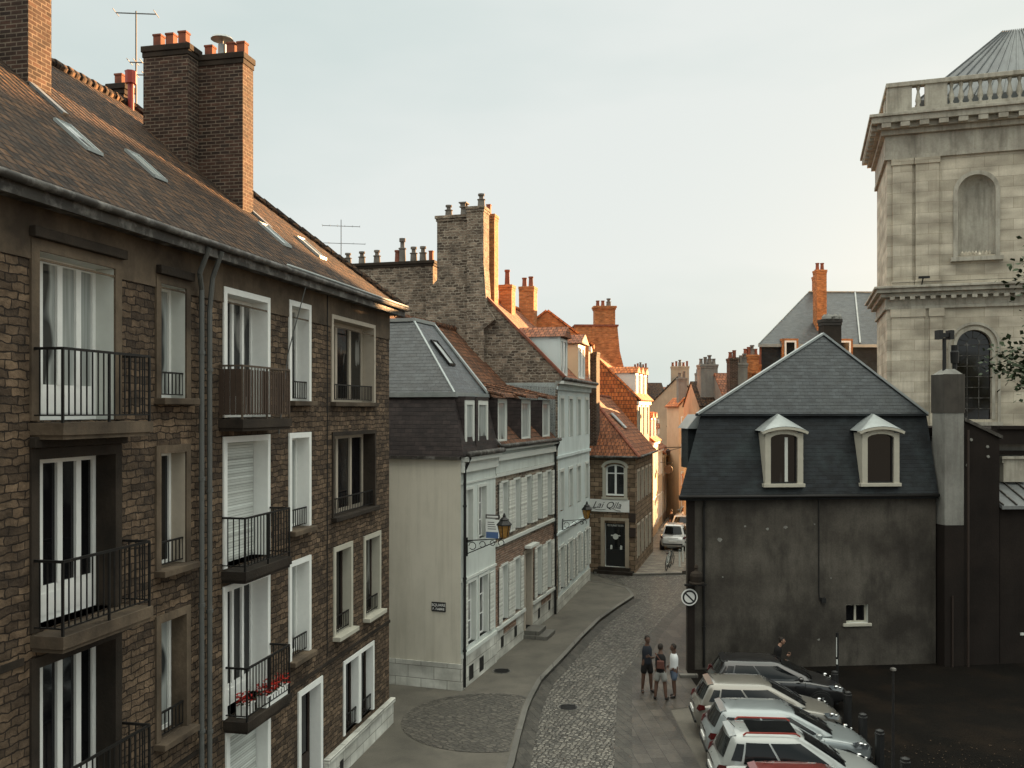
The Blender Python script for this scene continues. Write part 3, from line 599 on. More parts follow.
rf = MB().poly((0,-.2,7.68),(WB,-.2,7.68),(WB,4.55,12.62),(0,4.55,12.62)).poly((0,4.55,12.62),(WB,4.55,12.62),(WB,9.2,7.68),(0,9.2,7.68)).poly((0,-.2,7.66),(0,4.55,12.6),(0,9.2,7.66)).poly((WB,-.2,7.66),(WB,4.55,12.6),(WB,9.2,7.66)).build('roof', M['browntile'], H2b)
m = MB(); ridge_tiles(m, (0,4.55,12.64),(WB,4.55,12.64)); m.build('ridge_tiles', M['browntile'], rf)
MB().bar((.06,-.2,7.72),(.06,4.55,12.66), .14,.08).build('verge', M['gutter'], rf)
for a, b in ((497, 506.5), (520.6, 530), (541.7, 549.3)):
    xa, xb = LB(a), LB(b); zt = 9.42; yb = (zt-7.68)/rr2-.2
    d = MB()
    for x in (xa, xb): d.extrude([(x-.04,-.02,7.7),(x-.04,-.02,zt),(x-.04,yb,zt)], (.08,0,0))
    d.box(xa-.04,xb+.04,.1,.3,zt-.08,zt).box(xa-.04,xb+.04,.02,.2,7.7,7.8)
    do = d.build('dormer', M['slate_brown'], H2b)
    zr = zt+.05; yq = 2.05; zq = zb(yq)+.02
    MB().extrude([(xa-.16,-.28,zr-.02),(xa-.16,yq,zq),(xa-.16,yq+.1,zq),(xa-.16,-.2,zr+.1)], (xb-xa+.32,0,0)).build('dormer_roof', M['browntile'], do)
    for x in (xa-.16, xb+.16): q = MB(); ridge_tiles(q, (x,-.28,zr+.05),(x,yq,zq+.03), .35, .06); q.build('verge_tiles', M['browntile'], do)
    window(H2b, xa+.05, xb-.05, 7.82, zt-.04, depth=.02, leaves=1, frame='offwhite', fw=.13, pane='pane_curtain', y=-.03)
# dark cladding strip between dormers
MB().box(0, WB, .12, .16, 7.7, 7.95).build('eaves_board', M['slate_brown'], H2b)

# ================================================================== white house with the great stone gable
TH3 = math.atan2(.9654, .2607); O3 = (1.9, 39.3, 0)
def L3(px): return (8.71/(.27-(px-512)/FPX)-39.3)/.9654
H3 = empty('white_gabled_house', O3, TH3, 'tall bluish white house with a bare rubble gable and huge stone chimney stacks', 'house')
WW = 8.35; wins = []
for px in (561.6, 570.5, 578.7, 586.7):
    c = L3(px)
    for z0, z1 in ((7.75, 9.55), (4.45, 6.25), (.95, 2.85)):
        wins.append((c-.42, c+.42, z0, z1, dict(depth=.10, leaves=2, transom=.4, fw=.05, pane='pane', surround='offwhite', trimw=.10)))
shell(H3, WW, 7.0, 0, 10.2, 'whiteblue', [w[:4] for w in wins])
for w in wins: window(H3, *w[:4], **w[4])
for px in (561.6, 570.5, 578.7, 586.7):
    c = L3(px)
    for s in (-1, 1): MB().box(c+s*.66-.15, c+s*.66+.15, -.08, -.04, .95, 2.85).build('shutter', M['louvre'], H3)
for q in ((.08,6.85,6.98),(.08,3.5,3.6),(.1,9.9,10.15)): MB().box(0, WW, -q[0], -.003, q[1], q[2]).build('string_course', M['whiteblue'], H3)
MB().box(0, WW, -.05, -.003, 0, .7).build('plinth', M['plinth'], H3)
MB().box(0, WW, -.38, -.003, 10.15, 10.28).build('cornice', M['offwhite'], H3); gutter(H3, [(0,-.42,10.36),(WW,-.42,10.36)], .08)
AP = 3.55; zA = 14.25; sl = (zA-10.3)/(AP+.35)
def z3(y): return 10.3+(y+.35)*sl
rf = MB().poly((.25,-.35,10.3),(WW,-.35,10.3),(WW,AP,zA),(.25,AP,zA)).poly((.25,AP,zA),(WW,AP,zA),(WW,7.4,10.3),(.25,7.4,10.3)).poly((WW,-.35,10.28),(WW,AP,zA-.02),(WW,7.4,10.28)).build('roof', M['redtile'], H3)
MB().extrude([(0,-.05,0),(0,-.05,10.0),(0,-.35,10.42),(0,AP,zA+.16),(0,7.3,10.4),(0,7.2,0)], (.25,0,0)).build('gable_wall', M['graystone'], H3)
MB().bar((.1,-.4,10.44),(.1,AP,zA+.2), .34,.10).build('gable_coping', M['terracotta'], H3)
def Y3(X, Yw=39.4):   # world X on the gable plane -> local y
    return (1.9-X)/.9654
chimney(H3, -.12, .75, Y3(-1.95), Y3(-3.35), 9.0, 17.75, mat='graystone', cap='graystone', pots=[(.3, Y3(-2.2)+.05, .62, 'hood'), (.3, Y3(-2.95), .55, 'tall')], capo=.09)
MB().extrude([(-.10,Y3(-3.34),14.9),(-.10,Y3(-3.34)+.55,14.3),(-.10,Y3(-3.34)+.55,9),(-.10,Y3(-3.34),9)], (.8,0,0)).build('chimney_shoulder', M['graystone'], H3)
chimney(H3, -.30, .55, Y3(-1.18), Y3(-1.93), 9.0, 18.05, mat='graystone', cap='graystone', pots=[(.1, Y3(-1.4), .62, 'tall')], capo=.06)
MB().extrude([(-.28,Y3(-1.18),15.5),(-.28,Y3(-1.18)-.12,13.7),(-.28,Y3(-1.18)-.5,13.0),(-.28,Y3(-1.18),12.6)], (.8,0,0)).build('chimney_shoulder', M['graystone'], H3)
chimney(H3, .95, 1.6, Y3(-.78)+.28, Y3(-1.35)+.28, 12, 17.95, mat='orange_brick', cap='orange_brick', pots=[(1.25, Y3(-1.1)+.3, .5, 'square')], capo=.03)
# long party wall stack further left
cw = chimney(H3, .9, 1.6, Y3(-3.9), Y3(-8.6), 8.0, 15.95, mat='graystone', cap='darkconcrete', capo=.1,
     pots=[(1.25, Y3(x), h, k) for x, h, k in ((-4.1,.5,'square'),(-4.5,.72,'tall'),(-4.95,.72,'tall'),(-5.5,1.15,'tall'),(-5.75,.6,'round'),(-6.75,.65,'tall'),(-7.5,.62,'tall'),(-8.2,.58,'tall'))])
for a, b in ((558.2, 565.2), (576, 583.0)):
    xa, xb = L3(a), L3(b); zt = 12.25; yb = (zt-10.3)/sl-.35
    d = MB()
    for x in (xa, xb): d.extrude([(x-.05,-.1,10.4),(x-.05,-.1,zt),(x-.05,yb,zt)], (.1,0,0))
    d.box(xa-.05,xb+.05,0,.4,zt-.1,zt).box(xa-.05,xb+.05,0,.2,10.4,10.5)
    do = d.build('dormer', M['whiteblue' if a < 570 else 'pink'], H3)
    yq = (zt+.55-10.3)/sl-.35
    MB().add([(xa-.15,-.3,zt),(xb+.15,-.3,zt),((xa+xb)/2,-.3,zt+.5),(xa-.15,yb+.1,zt),(xb+.15,yb+.1,zt),((xa+xb)/2,yq,zt+.5)], [(0,1,2),(0,2,5,3),(1,4,5,2),(0,3,4,1)]).build('dormer_roof', M['redtile'], do)
    window(H3, xa+.06, xb-.06, 10.55, zt-.08, depth=.03, leaves=2, frame='white', fw=.1, pane='pane_curtain', y=-.12)
chimney(H3, L3(570)+.2, L3(570)+.9, 2.9, 3.55, 12.5, 15.05, mat='orange_brick', cap='orange_brick', capo=.03, pots=[(L3(570)+.5, 3.2, .75, 'round')])
chimney(H3, WW-1.3, WW-.55, 2.7, 3.5, 12.5, 15.45, mat='orange_brick', cap='orange_brick', capo=.03, pots=[(WW-.9, 2.95, .55, 'round'), (WW-.9, 3.3, .5, 'round')])
m = MB(); ridge_tiles(m, (.8,AP,zA),(WW,AP,zA)); m.build('ridge_tiles', M['orangetile'], rf)
antenna((-7.9, 41.6, 15.6), 2.2, ((1.9, 1.7, 6), (1.1, 2.2, 5)), R(10), 'short antenna with wide crossbars beside the long grey stone stack')

# ------------------------------------------------------------------ generic terrace house
def terrace(name, label, org, th, w, dep, h, wall, roofm, ridge, cols=3, rows=2, dormers=0, trim='white', gmat=None, cat='house', group=None, winw=.8, ridge_at=None, pane='pane', st=0):
    e = empty(name, (org[0],org[1],0), th, label, cat, group)
    wins = []; fh = h/ max(rows,1)
    for c in range(cols):
        cx = w*(c+.5)/cols
        for r in range(rows):
            zb_ = r*fh+(.9 if r else .7); wins.append((cx-winw/2, cx+winw/2, zb_, min(zb_+fh*.58, (r+1)*fh-.3), dict(depth=.12, leaves=2, fw=.06, surround=trim, trimw=.09, pane=pane, frame='offwhite')))
    ry = ridge_at or dep/2
    m = MB().wall(0, w, 0, h, [q[:4] for q in wins]).poly((0,dep,0),(w,dep,0),(w,dep,h),(0,dep,h)); m.build('wall', M[wall], e)
    g = MB()
    for x in (0, w): g.poly((x,0,0),(x,dep,0),(x,dep,h),(x,ry,h+ridge-.02),(x,0,h))
    g.build('gable_wall', M[gmat or wall], e)
    for q in wins: window(e, *q[:4], **q[4])
    rf = MB().poly((-.05,-.25,h-.12),(w+.05,-.25,h-.12),(w+.05,ry,h+ridge),(-.05,ry,h+ridge)).poly((-.05,ry,h+ridge),(w+.05,ry,h+ridge),(w+.05,dep+.25,h-.12),(-.05,dep+.25,h-.12)).build('roof', M[roofm], e)
    rf.modifiers.new('thick','SOLIDIFY').thickness = .1
    MB().box(0, w, -.14, -.003, h-.35, h-.14).build('cornice', M[trim], e)
    for k in range(dormers):
        cx = w*(k+.5)/dormers; zt = h+min(ridge*.62, 1.7); sl = ridge/(ry+.25); yb = min((zt-h)/sl, ry)
        d = MB()
        for x in (cx-.5, cx+.5): d.extrude([(x-.04,.15,h-.1),(x-.04,.15,zt),(x-.04,yb,zt)], (.08,0,0))
        d.box(cx-.54,cx+.54,.2,.5,zt-.08,zt)
        do = d.build('dormer', M['offwhite'], e)
        MB().add([(cx-.62,0,zt),(cx+.62,0,zt),(cx,0,zt+.42),(cx-.62,yb,zt),(cx+.62,yb,zt),(cx,yb+.3,zt+.42)], [(0,1,2),(0,2,5,3),(1,4,5,2),(0,3,4,1)]).build('dormer_roof', M[roofm], do)
        window(e, cx-.46, cx+.46, h+.05, zt-.05, depth=.02, leaves=2, frame='white', fw=.08, pane=pane, y=.12)
    return e
# next house up the street: its orange gable rises over the white house
HF = terrace('orange_gabled_house', 'house with a sharp orange gable rising behind the white house', (4.05,47.5), math.atan2(1,.1), 2.7, 4.4, 12.5, 'whiteblue', 'orangetile', 1.75, cols=1, rows=4, trim='offwhite', gmat='orange_brick')

# ================================================================== corner bar
TB = math.atan2(-.9, 2.4); OB = (4.35, 50.1, 0)
HB = empty('corner_bar_building', OB, TB, 'small brown stone corner bar with red tiled hipped roof and black door', 'building')
WBAR = 2.56
cb, sb = math.cos(TB), math.sin(TB)
def LBw(X, Y, z=0): dx, dy = X-OB[0], Y-OB[1]; return (dx*cb+dy*sb, -dx*sb+dy*cb, z)
B0 = LBw(6.75, 49.2); C0 = LBw(8.9, 56.8); D0 = LBw(4.8, 58.5)
win = (.88, 1.95, 4.28, 6.0, 'arch', .22)
door = (.85, 1.98, .35, 2.75)
w = MB().wall(0, WBAR, 0, 6.4, [win, door]); w.build('wall', M['barstone'], HB)
wo = window(HB, *win[:4], depth=.16, leaves=2, transom=.5, arch=.22, fw=.08, pane='pane_dark', surround=None)
s = MB()
for a, b, c_, d_ in ((.72,.90,4.2,5.82), (1.93,2.11,4.2,5.82)): s.box(a,b,-.05,.0,c_,d_)
pts = [(1.415-.69*math.cos(math.pi*i/10), 5.82+.36*math.sin(math.pi*i/10)) for i in range(11)]
for p, q in zip(pts[:-1], pts[1:]): s.bar((p[0],-.02,p[1]),(q[0],-.02,q[1]), .07,.16)
s.box(.68,2.15,-.12,-.002,4.08,4.2); s.build('window_surround', M['creamtrim'], HB)
dwo = window(HB, *door, depth=.2, leaves=1, frame='black', pane='pane_dark', panel=.9, name='front_door')
MB().box(.62,.83,-.06,-.002,.35,2.9).box(2.0,2.21,-.06,-.002,.35,2.9).box(.62,2.21,-.07,-.002,2.9,3.05).build('door_surround', M['beige'], HB)
MB().box(.3,2.5,-.5,-.003,0,.18).box(.5,2.3,-.28,-.003,.18,.35).build('doorstep', M['darkconcrete'], HB)
# side wall, to the right of the corner
SL = (Vector(C0)-Vector(B0)).length; sa = math.atan2(C0[1]-B0[1], C0[0]-B0[0])
sw_ = [(.7+k*1.7, .7+k*1.7+.8, z0, z1) for k in range(4) for z0, z1 in ((3.9,5.6),(.8,2.6))]
side = MB().wall(0, SL, 0, 6.4, sw_).build('side_wall', M['barstone'], HB); side.location = B0; side.rotation_euler = (0,0,sa)
for q in sw_:
    o = window(HB, *q, depth=.12, leaves=2, fw=.06, surround='beigetrim', trimw=.1, pane='pane_dark'); o.location = B0; o.rotation_euler = (0,0,sa)
MB().poly(C0,D0,(D0[0],D0[1],6.4),(C0[0],C0[1],6.4)).poly(D0,(0,0,0),(0,0,6.4),(D0[0],D0[1],6.4)).build('back_wall', M['barstone'], HB)
e0 = (-.25,-.2,6.42); eb = (B0[0]+.28,B0[1]-.28,6.42); ec = (C0[0]+.25,C0[1]+.1,6.42); ed = (D0[0],D0[1],6.42)
R1 = LBw(4.55, 53.2, 9.95); R2 = LBw(6.3, 57.6, 9.8)
rf = MB().poly(e0,eb,R1).poly(eb,ec,R2,R1).poly(ec,ed,R2).poly(ed,e0,R1,R2).poly(e0,eb,ec,ed).build('roof', M['redtile'], HB)
m = MB(); ridge_tiles(m, eb, R1, .4, .09); ridge_tiles(m, R1, R2, .4, .09); m.build('ridge_tiles', M['terracotta'], rf)
gutter(HB, [e0,eb,ec], .07)
# rooflight on side slope
P = (Vector(eb)+Vector(ec))/2*.45+(Vector(R1)+Vector(R2))/2*.55; n_ = (Vector(ec)-Vector(eb)).cross(Vector(R1)-Vector(eb)).normalized(); t_ = (Vector(ec)-Vector(eb)).normalized(); u_ = n_.cross(t_)
P = P-t_*1.5+n_*.06
MB().extrude([P-t_*.4-u_*.6,P+t_*.4-u_*.6,P+t_*.4+u_*.6,P-t_*.4+u_*.6], n_*.06).build('rooflight', M['zinc'], rf)
chimney(HB, *sorted((LBw(4.15,50.9)[0]-.1, LBw(4.15,50.9)[0]+.75)), .3, 1.0, 6.0, 12.25, mat='brick', cap='brick', capo=.03)

# ================================================================== houses up the street on the left
TD = math.atan2(1, .33)
HD = terrace('orange_mansard_house', 'tall house with orange tiled roof and a row of white fronted dormers behind the bar', (8.0,57.6), TD, 4.6, 6.2, 9.7, 'beige', 'orangetile', 3.1, cols=3, rows=3, dormers=3, trim='creamtrim', gmat='orangetile')
HE = empty('orange_brick_stack_house', (4.3,61.2,0), R(2), 'block of orange brick wall topped by a wide chimney with flared foot', 'house')
MB().box(0,2.9,0,5,0,14.7).build('wall', M['orange_brick'], HE); MB().box(-.06,2.96,-.06,5.06,14.7,14.82).build('coping', M['terracotta'], HE)
MB().extrude([(2.9,0,14.5),(3.05,0,13),(3.35,0,11.8),(2.9,0,11.5)],(0,4,0)).box(1.15,1.35,-.06,0,0,14.7).build('buttress', M['orange_brick'], HE)
chimney(HE, 1.35, 2.75, .1, 1.0, 14.8, 16.1, mat='orange_brick', cap='orange_brick', capo=.1, pots=[(1.6,.5,.4,'round'),(1.95,.5,.4,'round'),(2.35,.5,.55,'tall')])
THH = math.atan2(1, .26); oh = Vector((9.75, 62.6, 0)); uh = Vector((.26,1,0)).normalized()
terrace('apricot_terrace_house', 'apricot house front catching the low sun just past the bar', oh, THH, 4.6, 6, 6.9, 'pink', 'orangetile', 2.5, cols=3, rows=2, dormers=2, trim='white')
oh = oh+uh*4.6+Vector((-.12,0,0))
terrace('cream_terrace_house', 'sunlit cream house front with a red roof, second past the bar', oh, THH, 4.4, 6, 6.2, 'pink', 'redtile', 2.2, cols=3, rows=2, dormers=1, trim='white')
oh = oh+uh*4.4
terrace('low_terrace_house', 'last low sunlit house on the left before the street bends', oh, THH, 6.0, 6, 5.6, 'beige', 'redtile', 2.2, cols=3, rows=2, dormers=0, trim='creamtrim')
# ================================================================== right: grimy house with slate mansard
TR = math.atan2(.80, 9.2); OR = (6.02, 31.15, 0)
HR = empty('slate_mansard_house', OR, TR, 'grimy dark rendered house with black slate mansard and two arched cream dormers', 'house')
cr, sr = math.cos(TR), math.sin(TR)
def LR(X, Y, z=0): dx, dy = X-OR[0], Y-OR[1]; return (dx*cr+dy*sr, -dx*sr+dy*cr, z)
WR = 9.05; EH = 6.0
bl = LR(8.35, 40.6); br_ = LR(19.0, 42.0)
hole = (5.75, 6.55, 1.5, 2.15)
w = MB().wall(0, WR, 0, EH, [hole]); w.poly((0,0,0),bl,(bl[0],bl[1],EH),(0,0,EH)).poly(bl,br_,(br_[0],br_[1],EH),(bl[0],bl[1],EH)).poly((WR,0,0),br_,(br_[0],br_[1],EH),(WR,0,EH))
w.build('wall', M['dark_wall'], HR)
window(HR, *hole, depth=.16, leaves=2, fw=.05, pane='pane_dark', sill='creamtrim', frame='creamtrim', sillout=.06)
MB().box(-.25,WR,-.16,.0,EH-.12,EH).build('eaves', M['slate_dark'], HR); gutter(HR, [(-.3,-.2,EH+.0),(WR,-.2,EH+.0)], .07, 'iron')
B1 = 8.86
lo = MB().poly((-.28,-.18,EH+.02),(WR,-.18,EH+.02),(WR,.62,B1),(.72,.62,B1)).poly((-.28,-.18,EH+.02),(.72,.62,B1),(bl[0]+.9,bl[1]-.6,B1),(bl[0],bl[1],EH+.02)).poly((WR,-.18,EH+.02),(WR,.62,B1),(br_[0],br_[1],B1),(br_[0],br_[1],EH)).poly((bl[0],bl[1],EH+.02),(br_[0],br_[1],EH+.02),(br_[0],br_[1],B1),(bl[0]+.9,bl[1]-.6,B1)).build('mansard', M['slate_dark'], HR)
apx = LR(11.48, 33.2, 11.82); rb = LR(14.9, 41.6, 11.82)
f0 = (.55,.52,B1); f1 = (WR+.02,.52,B1); q0 = (bl[0]+.8,bl[1]-.6,B1); q1 = (br_[0],br_[1],B1)
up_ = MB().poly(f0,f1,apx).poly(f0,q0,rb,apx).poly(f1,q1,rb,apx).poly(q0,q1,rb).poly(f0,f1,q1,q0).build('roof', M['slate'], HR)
MB().bar(f0,apx,.16,.07).bar(f1,apx,.16,.07).build('ridge_flashing', M['zinc'], up_)
MB().box(.5,WR,.46,.58,B1-.07,B1+.01).build('roof_band', M['slate_dark'], HR)
# arched dormers
for px0, px1 in ((757, 800), (854.5, 901)):
    xa = LR(W(px0, 450, 31.6).x, 31.6)[0]; xb = LR(W(px1, 450, 31.6+.3).x, 31.9)[0]; cx = (xa+xb)/2; hw = .68
    d = MB().box(cx-hw, cx-hw+.2, -.22, .6, 6.42, 8.05).box(cx+hw-.2, cx+hw, -.22, .6, 6.42, 8.05).box(cx-hw-.06, cx+hw+.06, -.26, .4, 6.32, 6.44)
    r = hw-.2
    pts = [(cx-r*math.cos(math.pi*i/12), 8.0+.16*math.sin(math.pi*i/12)) for i in range(13)]
    for p, q in zip(pts[:-1], pts[1:]):
        d.extrude([(p[0],-.22,p[1]),(q[0],-.22,q[1]),(q[0],-.22,8.18+.14*math.sin(math.pi*(q[0]-cx+hw)/(2*hw))),(p[0],-.22,8.18+.14*math.sin(math.pi*(p[0]-cx+hw)/(2*hw)))], (0,.6,0))
    for s_ in (-1, 1): d.box(min(cx+s_*hw, cx+s_*(hw-.2)), max(cx+s_*hw, cx+s_*(hw-.2)), -.22, .5, 8.05, 8.2)
    do = d.build('dormer', M['creamtrim'], HR, bevel=.01)
    # curved drip moulding and zinc hood
    mo = MB(); pts = [(cx+(hw+.13)*k/6, 8.20+.17*math.cos(math.pi/2*abs(k)/6)**.8*1.0) for k in range(-6, 7)]
    for p, q in zip(pts[:-1], pts[1:]): mo.bar((p[0],-.24,p[1]),(q[0],-.24,q[1]), .2,.09)
    mo.build('hood_moulding', M['creamtrim'], do)
    ho_ = MB(); back = (cx, 1.5, 8.98)
    for p, q in zip(pts[:-1], pts[1:]):
        ho_.poly((p[0],-.34,p[1]+.06),(q[0],-.34,q[1]+.06),(cx,.30,8.86))
    ho_.poly((pts[0][0],-.34,pts[0][1]+.06),(cx,.30,8.86),(cx,1.2,8.9),(pts[0][0],1.0,pts[0][1]+.1)).poly((pts[-1][0],-.34,pts[-1][1]+.06),(cx,.30,8.86),(cx,1.2,8.9),(pts[-1][0],1.0,pts[-1][1]+.1))
    ho_.build('dormer_roof', M['zinc'], do)
    pn = MB(); pn.box(cx-r, cx+r, -.09, -.07, 6.44, 8.17); pn.build('pane', M['pane_dark'], do)
    fr = MB().box(cx-r, cx-r+.05, -.13, -.095, 6.44, 8.1).box(cx+r-.05, cx+r, -.13, -.095, 6.44, 8.1).box(cx-r+.05, cx+r-.05, -.13, -.095, 6.44, 6.5).build('window_frame', M['black'], do)
    if px0 < 800: MB().box(cx+.06, cx+.17, -.105, -.092, 6.5, 8.05).build('curtain', M['offwhite'], do)
# side dormer on the street slope
sd = MB().box(.45, .95, 1.3, 2.2, 6.9, 8.35).build('side_dormer', M['slate_dark'], HR)
MB().add([(.36,1.1,8.33),(.36,2.4,8.33),(1.0,2.4,8.33),(1.0,1.1,8.33),(.75,1.1,8.84),(.75,2.4,8.84),(1.0,1.1,8.84),(1.0,2.4,8.84)],[(0,4,5,1),(0,3,6,4),(1,5,7,2),(4,6,7,5),(0,1,2,3),(3,2,7,6)]).build('dormer_roof', M['zinc'], sd)
# wall furniture
downpipe(HR, [(.62,-.16,5.9),(.62,-.06,5.6),(.62,-.06,.1)], .045, 'iron')
MB().tube([(4.75,-.02,5.9),(4.75,-.02,2.6),(4.78,-.03,2.35),(4.9,-.03,2.3)], .02, 6).box(4.82,4.98,-.1,-.0,2.25,2.42).build('cable', M['black'], HR)
MB().box(.05,.3,-.04,-.002,0,EH-.15).build('corner_pilaster', M['side_wall'], HR)
rp_ = random.Random(9)
for (x, z, r_) in ((2.1,4.95,.05),(2.9,4.85,.06),(3.55,4.9,.08),(4.6,5.0,.035),(1.2,4.5,.09),(1.3,3.2,.035),(5.2,3.1,.035),(4.75,.95,.05)):
    pts = [(x+r_*rp_.uniform(.6,1.25)*math.cos(2*math.pi*i/9), -.002, z+r_*rp_.uniform(.5,1.0)*math.sin(2*math.pi*i/9)) for i in range(9)]
    MB().extrude(pts, (0,-.006,0)).build('render_patch', M['pale_stack'], HR)
# roof stack with pale lumpy capping
c = chimney(HR, *(LR(12.3,35.5)[0], LR(12.3,35.5)[0]+.72), LR(12.3,35.5)[1], LR(12.3,35.5)[1]+.5, 10.5, 12.6, mat='darkconcrete', cap='stacktop', capo=.04)
lp = MB(); rr_ = random.Random(3); bx = LR(12.3,35.5)
for k in range(14):
    x = bx[0]+rr_.uniform(-.05,.77); lp.lathe((x, bx[1]+rr_.uniform(0,.5), 12.6), [(.04,-.06),(rr_.uniform(.09,.15),.0),(rr_.uniform(.08,.13),.10),(.02,.2)], 6)
lp.build('mortar_capping', M['pale_stack'], c)
# ------------------------------------------------------------------ tall stack and wall at the right of the house
HS = empty('party_wall_with_stack', (15.06,31.55,0), TR, 'dark party wall with a tall pale grey chimney stack and two black pots', 'wall')
st = MB().box(.08,.80,-.05,.75,4.95,10.25).build('chimney', M['pale_stack'], HS, bevel=.02)
MB().box(.06,.82,-.07,.78,8.9,10.26).build('chimney_top', M['stacktop'], st)
MB().add([(.05,.0,10.25),(.8,.0,10.25),(.8,.7,10.25),(.05,.7,10.25),(.3,.2,10.45),(.6,.2,10.45),(.6,.5,10.45),(.3,.5,10.45)],[(0,1,5,4),(1,2,6,5),(2,3,7,6),(3,0,4,7),(4,5,6,7)]).build('mortar_capping', M['pale_stack'], st)
MB().cyl((.28,.3,10.3),(.28,.3,11.55),.065,.065,10).box(.0,.15,.15,.45,11.5,11.82).box(.41,.56,.15,.45,11.5,11.82).box(.15,.41,.2,.4,11.57,11.72).build('chimney_pot', M['black'], st)
MB().lathe((.66,.3,10.3),[(.08,0),(.08,.35),(.13,.36),(.15,.75),(.12,.8),(.12,1.0)],10).build('chimney_pot', M['iron'], st)
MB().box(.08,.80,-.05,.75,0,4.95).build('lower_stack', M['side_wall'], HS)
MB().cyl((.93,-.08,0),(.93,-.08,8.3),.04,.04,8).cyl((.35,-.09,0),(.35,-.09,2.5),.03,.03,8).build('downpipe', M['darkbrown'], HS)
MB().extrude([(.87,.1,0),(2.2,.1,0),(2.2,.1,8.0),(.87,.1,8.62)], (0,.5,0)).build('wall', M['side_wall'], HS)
MB().extrude([(.87,.02,8.62),(2.28,.02,7.98),(2.28,.02,8.10),(.87,.02,8.74)], (0,.66,0)).build('coping', M['gutter'], HS)
for x, z in ((1.15,7.95),(1.75,7.7),(1.78,7.35),(1.0,7.05)): MB().cyl((x,.095,z),(x,.07,z),.06,.05,8).build('wall_tie', M['pale_stack'], HS)
# annexe beyond
HN = empty('dark_annexe', (17.3,31.85,0), TR, 'low dark walled annexe with a lean-to zinc roof at the right edge', 'building')
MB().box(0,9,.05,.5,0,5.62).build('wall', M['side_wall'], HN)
MB().extrude([(-.05,-.15,5.62),(-.05,1.5,6.35),(-.05,1.5,6.25),(-.05,-.15,5.5)],(9,0,0)).build('lean_to_roof', M['lead'], HN)
s = MB()
for k in range(18): s.bar((.0+k*.5,-.15,5.66),(.0+k*.5,1.5,6.39),.04,.05)
s.build('roof_seam', M['gutter'], HN)
MB().box(0,9,1.5,8,0,7.95).build('upper_wall', M['pale_stack'], HN)
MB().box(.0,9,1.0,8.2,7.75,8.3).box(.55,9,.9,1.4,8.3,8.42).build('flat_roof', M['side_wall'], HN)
MB().box(0,.55,1.3,1.5,6.4,7.75).box(.0,2.0,1.25,1.35,7.35,7.5).build('recess_shade_block', M['side_wall'], HN)  # blocks proud of the wall, coloured dark to stand in for a recess's shade
MB().box(.85,1.9,1.2,1.5,7.05,7.2).box(.9,1.8,1.2,1.5,6.35,7.05).box(.8,2.0,1.12,1.5,7.2,7.3).build('pier', M['limetrim'], HN)
for k, (x, z, ww) in enumerate(((1.0,1.0,.16),(1.28,1.35,.08),(1.35,1.0,.14))):
    MB().box(x-.25,x-.25+ww,.02,.05,z,z+.09).build('meter_box', M['offwhite'], HN)

# ================================================================== slate roofed house behind
HJ = empty('large_slate_roof_house', (16.5,60.0,0), R(3), 'large house with high blue slate hipped roof and orange chimneys behind the mansard house', 'house')
MB().extrude([(0,0,0),(10.2,0,0),(10.2,10,0),(3.4,10,0)],(0,0,13.2)).build('wall', M['slate_dark'], HJ)
MB().box(-.1,10.2,-.15,0,13.2,13.4).build('cornice', M['zinc'], HJ)
MB().box(-.02,.12,-.03,-.002,0,13.2).build('corner_pilaster', M['terracotta'], HJ)
rf = MB().poly((-.1,-.15,13.4),(10.2,-.15,13.4),(10.2,4.5,17.5),(5.1,4.5,17.5)).poly((-.1,-.15,13.4),(5.1,4.5,17.5),(3.4,10,13.4)).poly((10.2,10,13.4),(3.4,10,13.4),(5.1,4.5,17.5),(10.2,4.5,17.5)).poly((10.2,-.15,13.4),(10.2,4.5,17.5),(10.2,10,13.4)).build('roof', M['slate'], HJ)
MB().bar((5.1,4.5,17.52),(10.2,4.5,17.52),.14,.08).bar((6.8,-.15,13.5),(8.5,4.5,17.55),.10,.05).bar((-.1,-.15,13.42),(5.1,4.5,17.52),.06,.04).build('ridge_flashing', M['zinc'], rf)
for x in (2.0, 5.7):
    MB().box(x-.55,x+.55,-.25,.8,12.4,13.75).build('dormer', M['orange_brick'], HJ)
    window(HJ, x-.38, x+.38, 12.5, 13.6, depth=.0, leaves=1, frame='white', fw=.1, y=-.30)
chimney(HJ, 4.3, 4.98, 1.0, 1.7, 14, 18.55, mat='orange_brick', cap='orange_brick', capo=.04, pots=[(4.47,1.35,.5,'round'),(4.8,1.35,.5,'round')])
chimney(HJ, 5.45, 6.15, 4.2, 4.8, 16, 18.6, mat='orange_brick', cap='orange_brick', capo=.04, pots=[(5.65,4.5,.5,'round'),(5.95,4.5,.5,'round')])

# ================================================================== church tower
TT = R(-18); HT = empty('church_tower', (18.75,45.0,0), TT, 'pale limestone church tower with cornices, niche, tall arched window and balustrade', 'tower')
TWd = 12.6; TDp = 6.5
niche = (3.2, 4.85, 16.55, 20.45, 'arch'); archw = (3.15, 4.7, 8.55, 12.9, 'arch')
w = MB().wall(0, TWd, 0, 15.0, [archw]).wall(.0, TWd, 15.0, 23.3, [niche])
w.poly((0,0,0),(0,TDp,0),(0,TDp,23.3),(0,0,23.3)).poly((TWd,0,0),(TWd,TDp,0),(TWd,TDp,23.3),(TWd,0,23.3)).poly((0,TDp,0),(TWd,TDp,0),(TWd,TDp,23.3),(0,TDp,23.3))
w.build('wall', M['limestone'], HT)
def ring(mb, o, z0, z1, x0=0, x1=TWd):   # a moulding all the way round, o = projection
    mb.box(x0-o, x1+o, -o, 0, z0, z1).box(x0-o, x1+o, TDp, TDp+o, z0, z1).box(x0-o, x0, 0, TDp, z0, z1).box(x1, x1+o, 0, TDp, z0, z1)
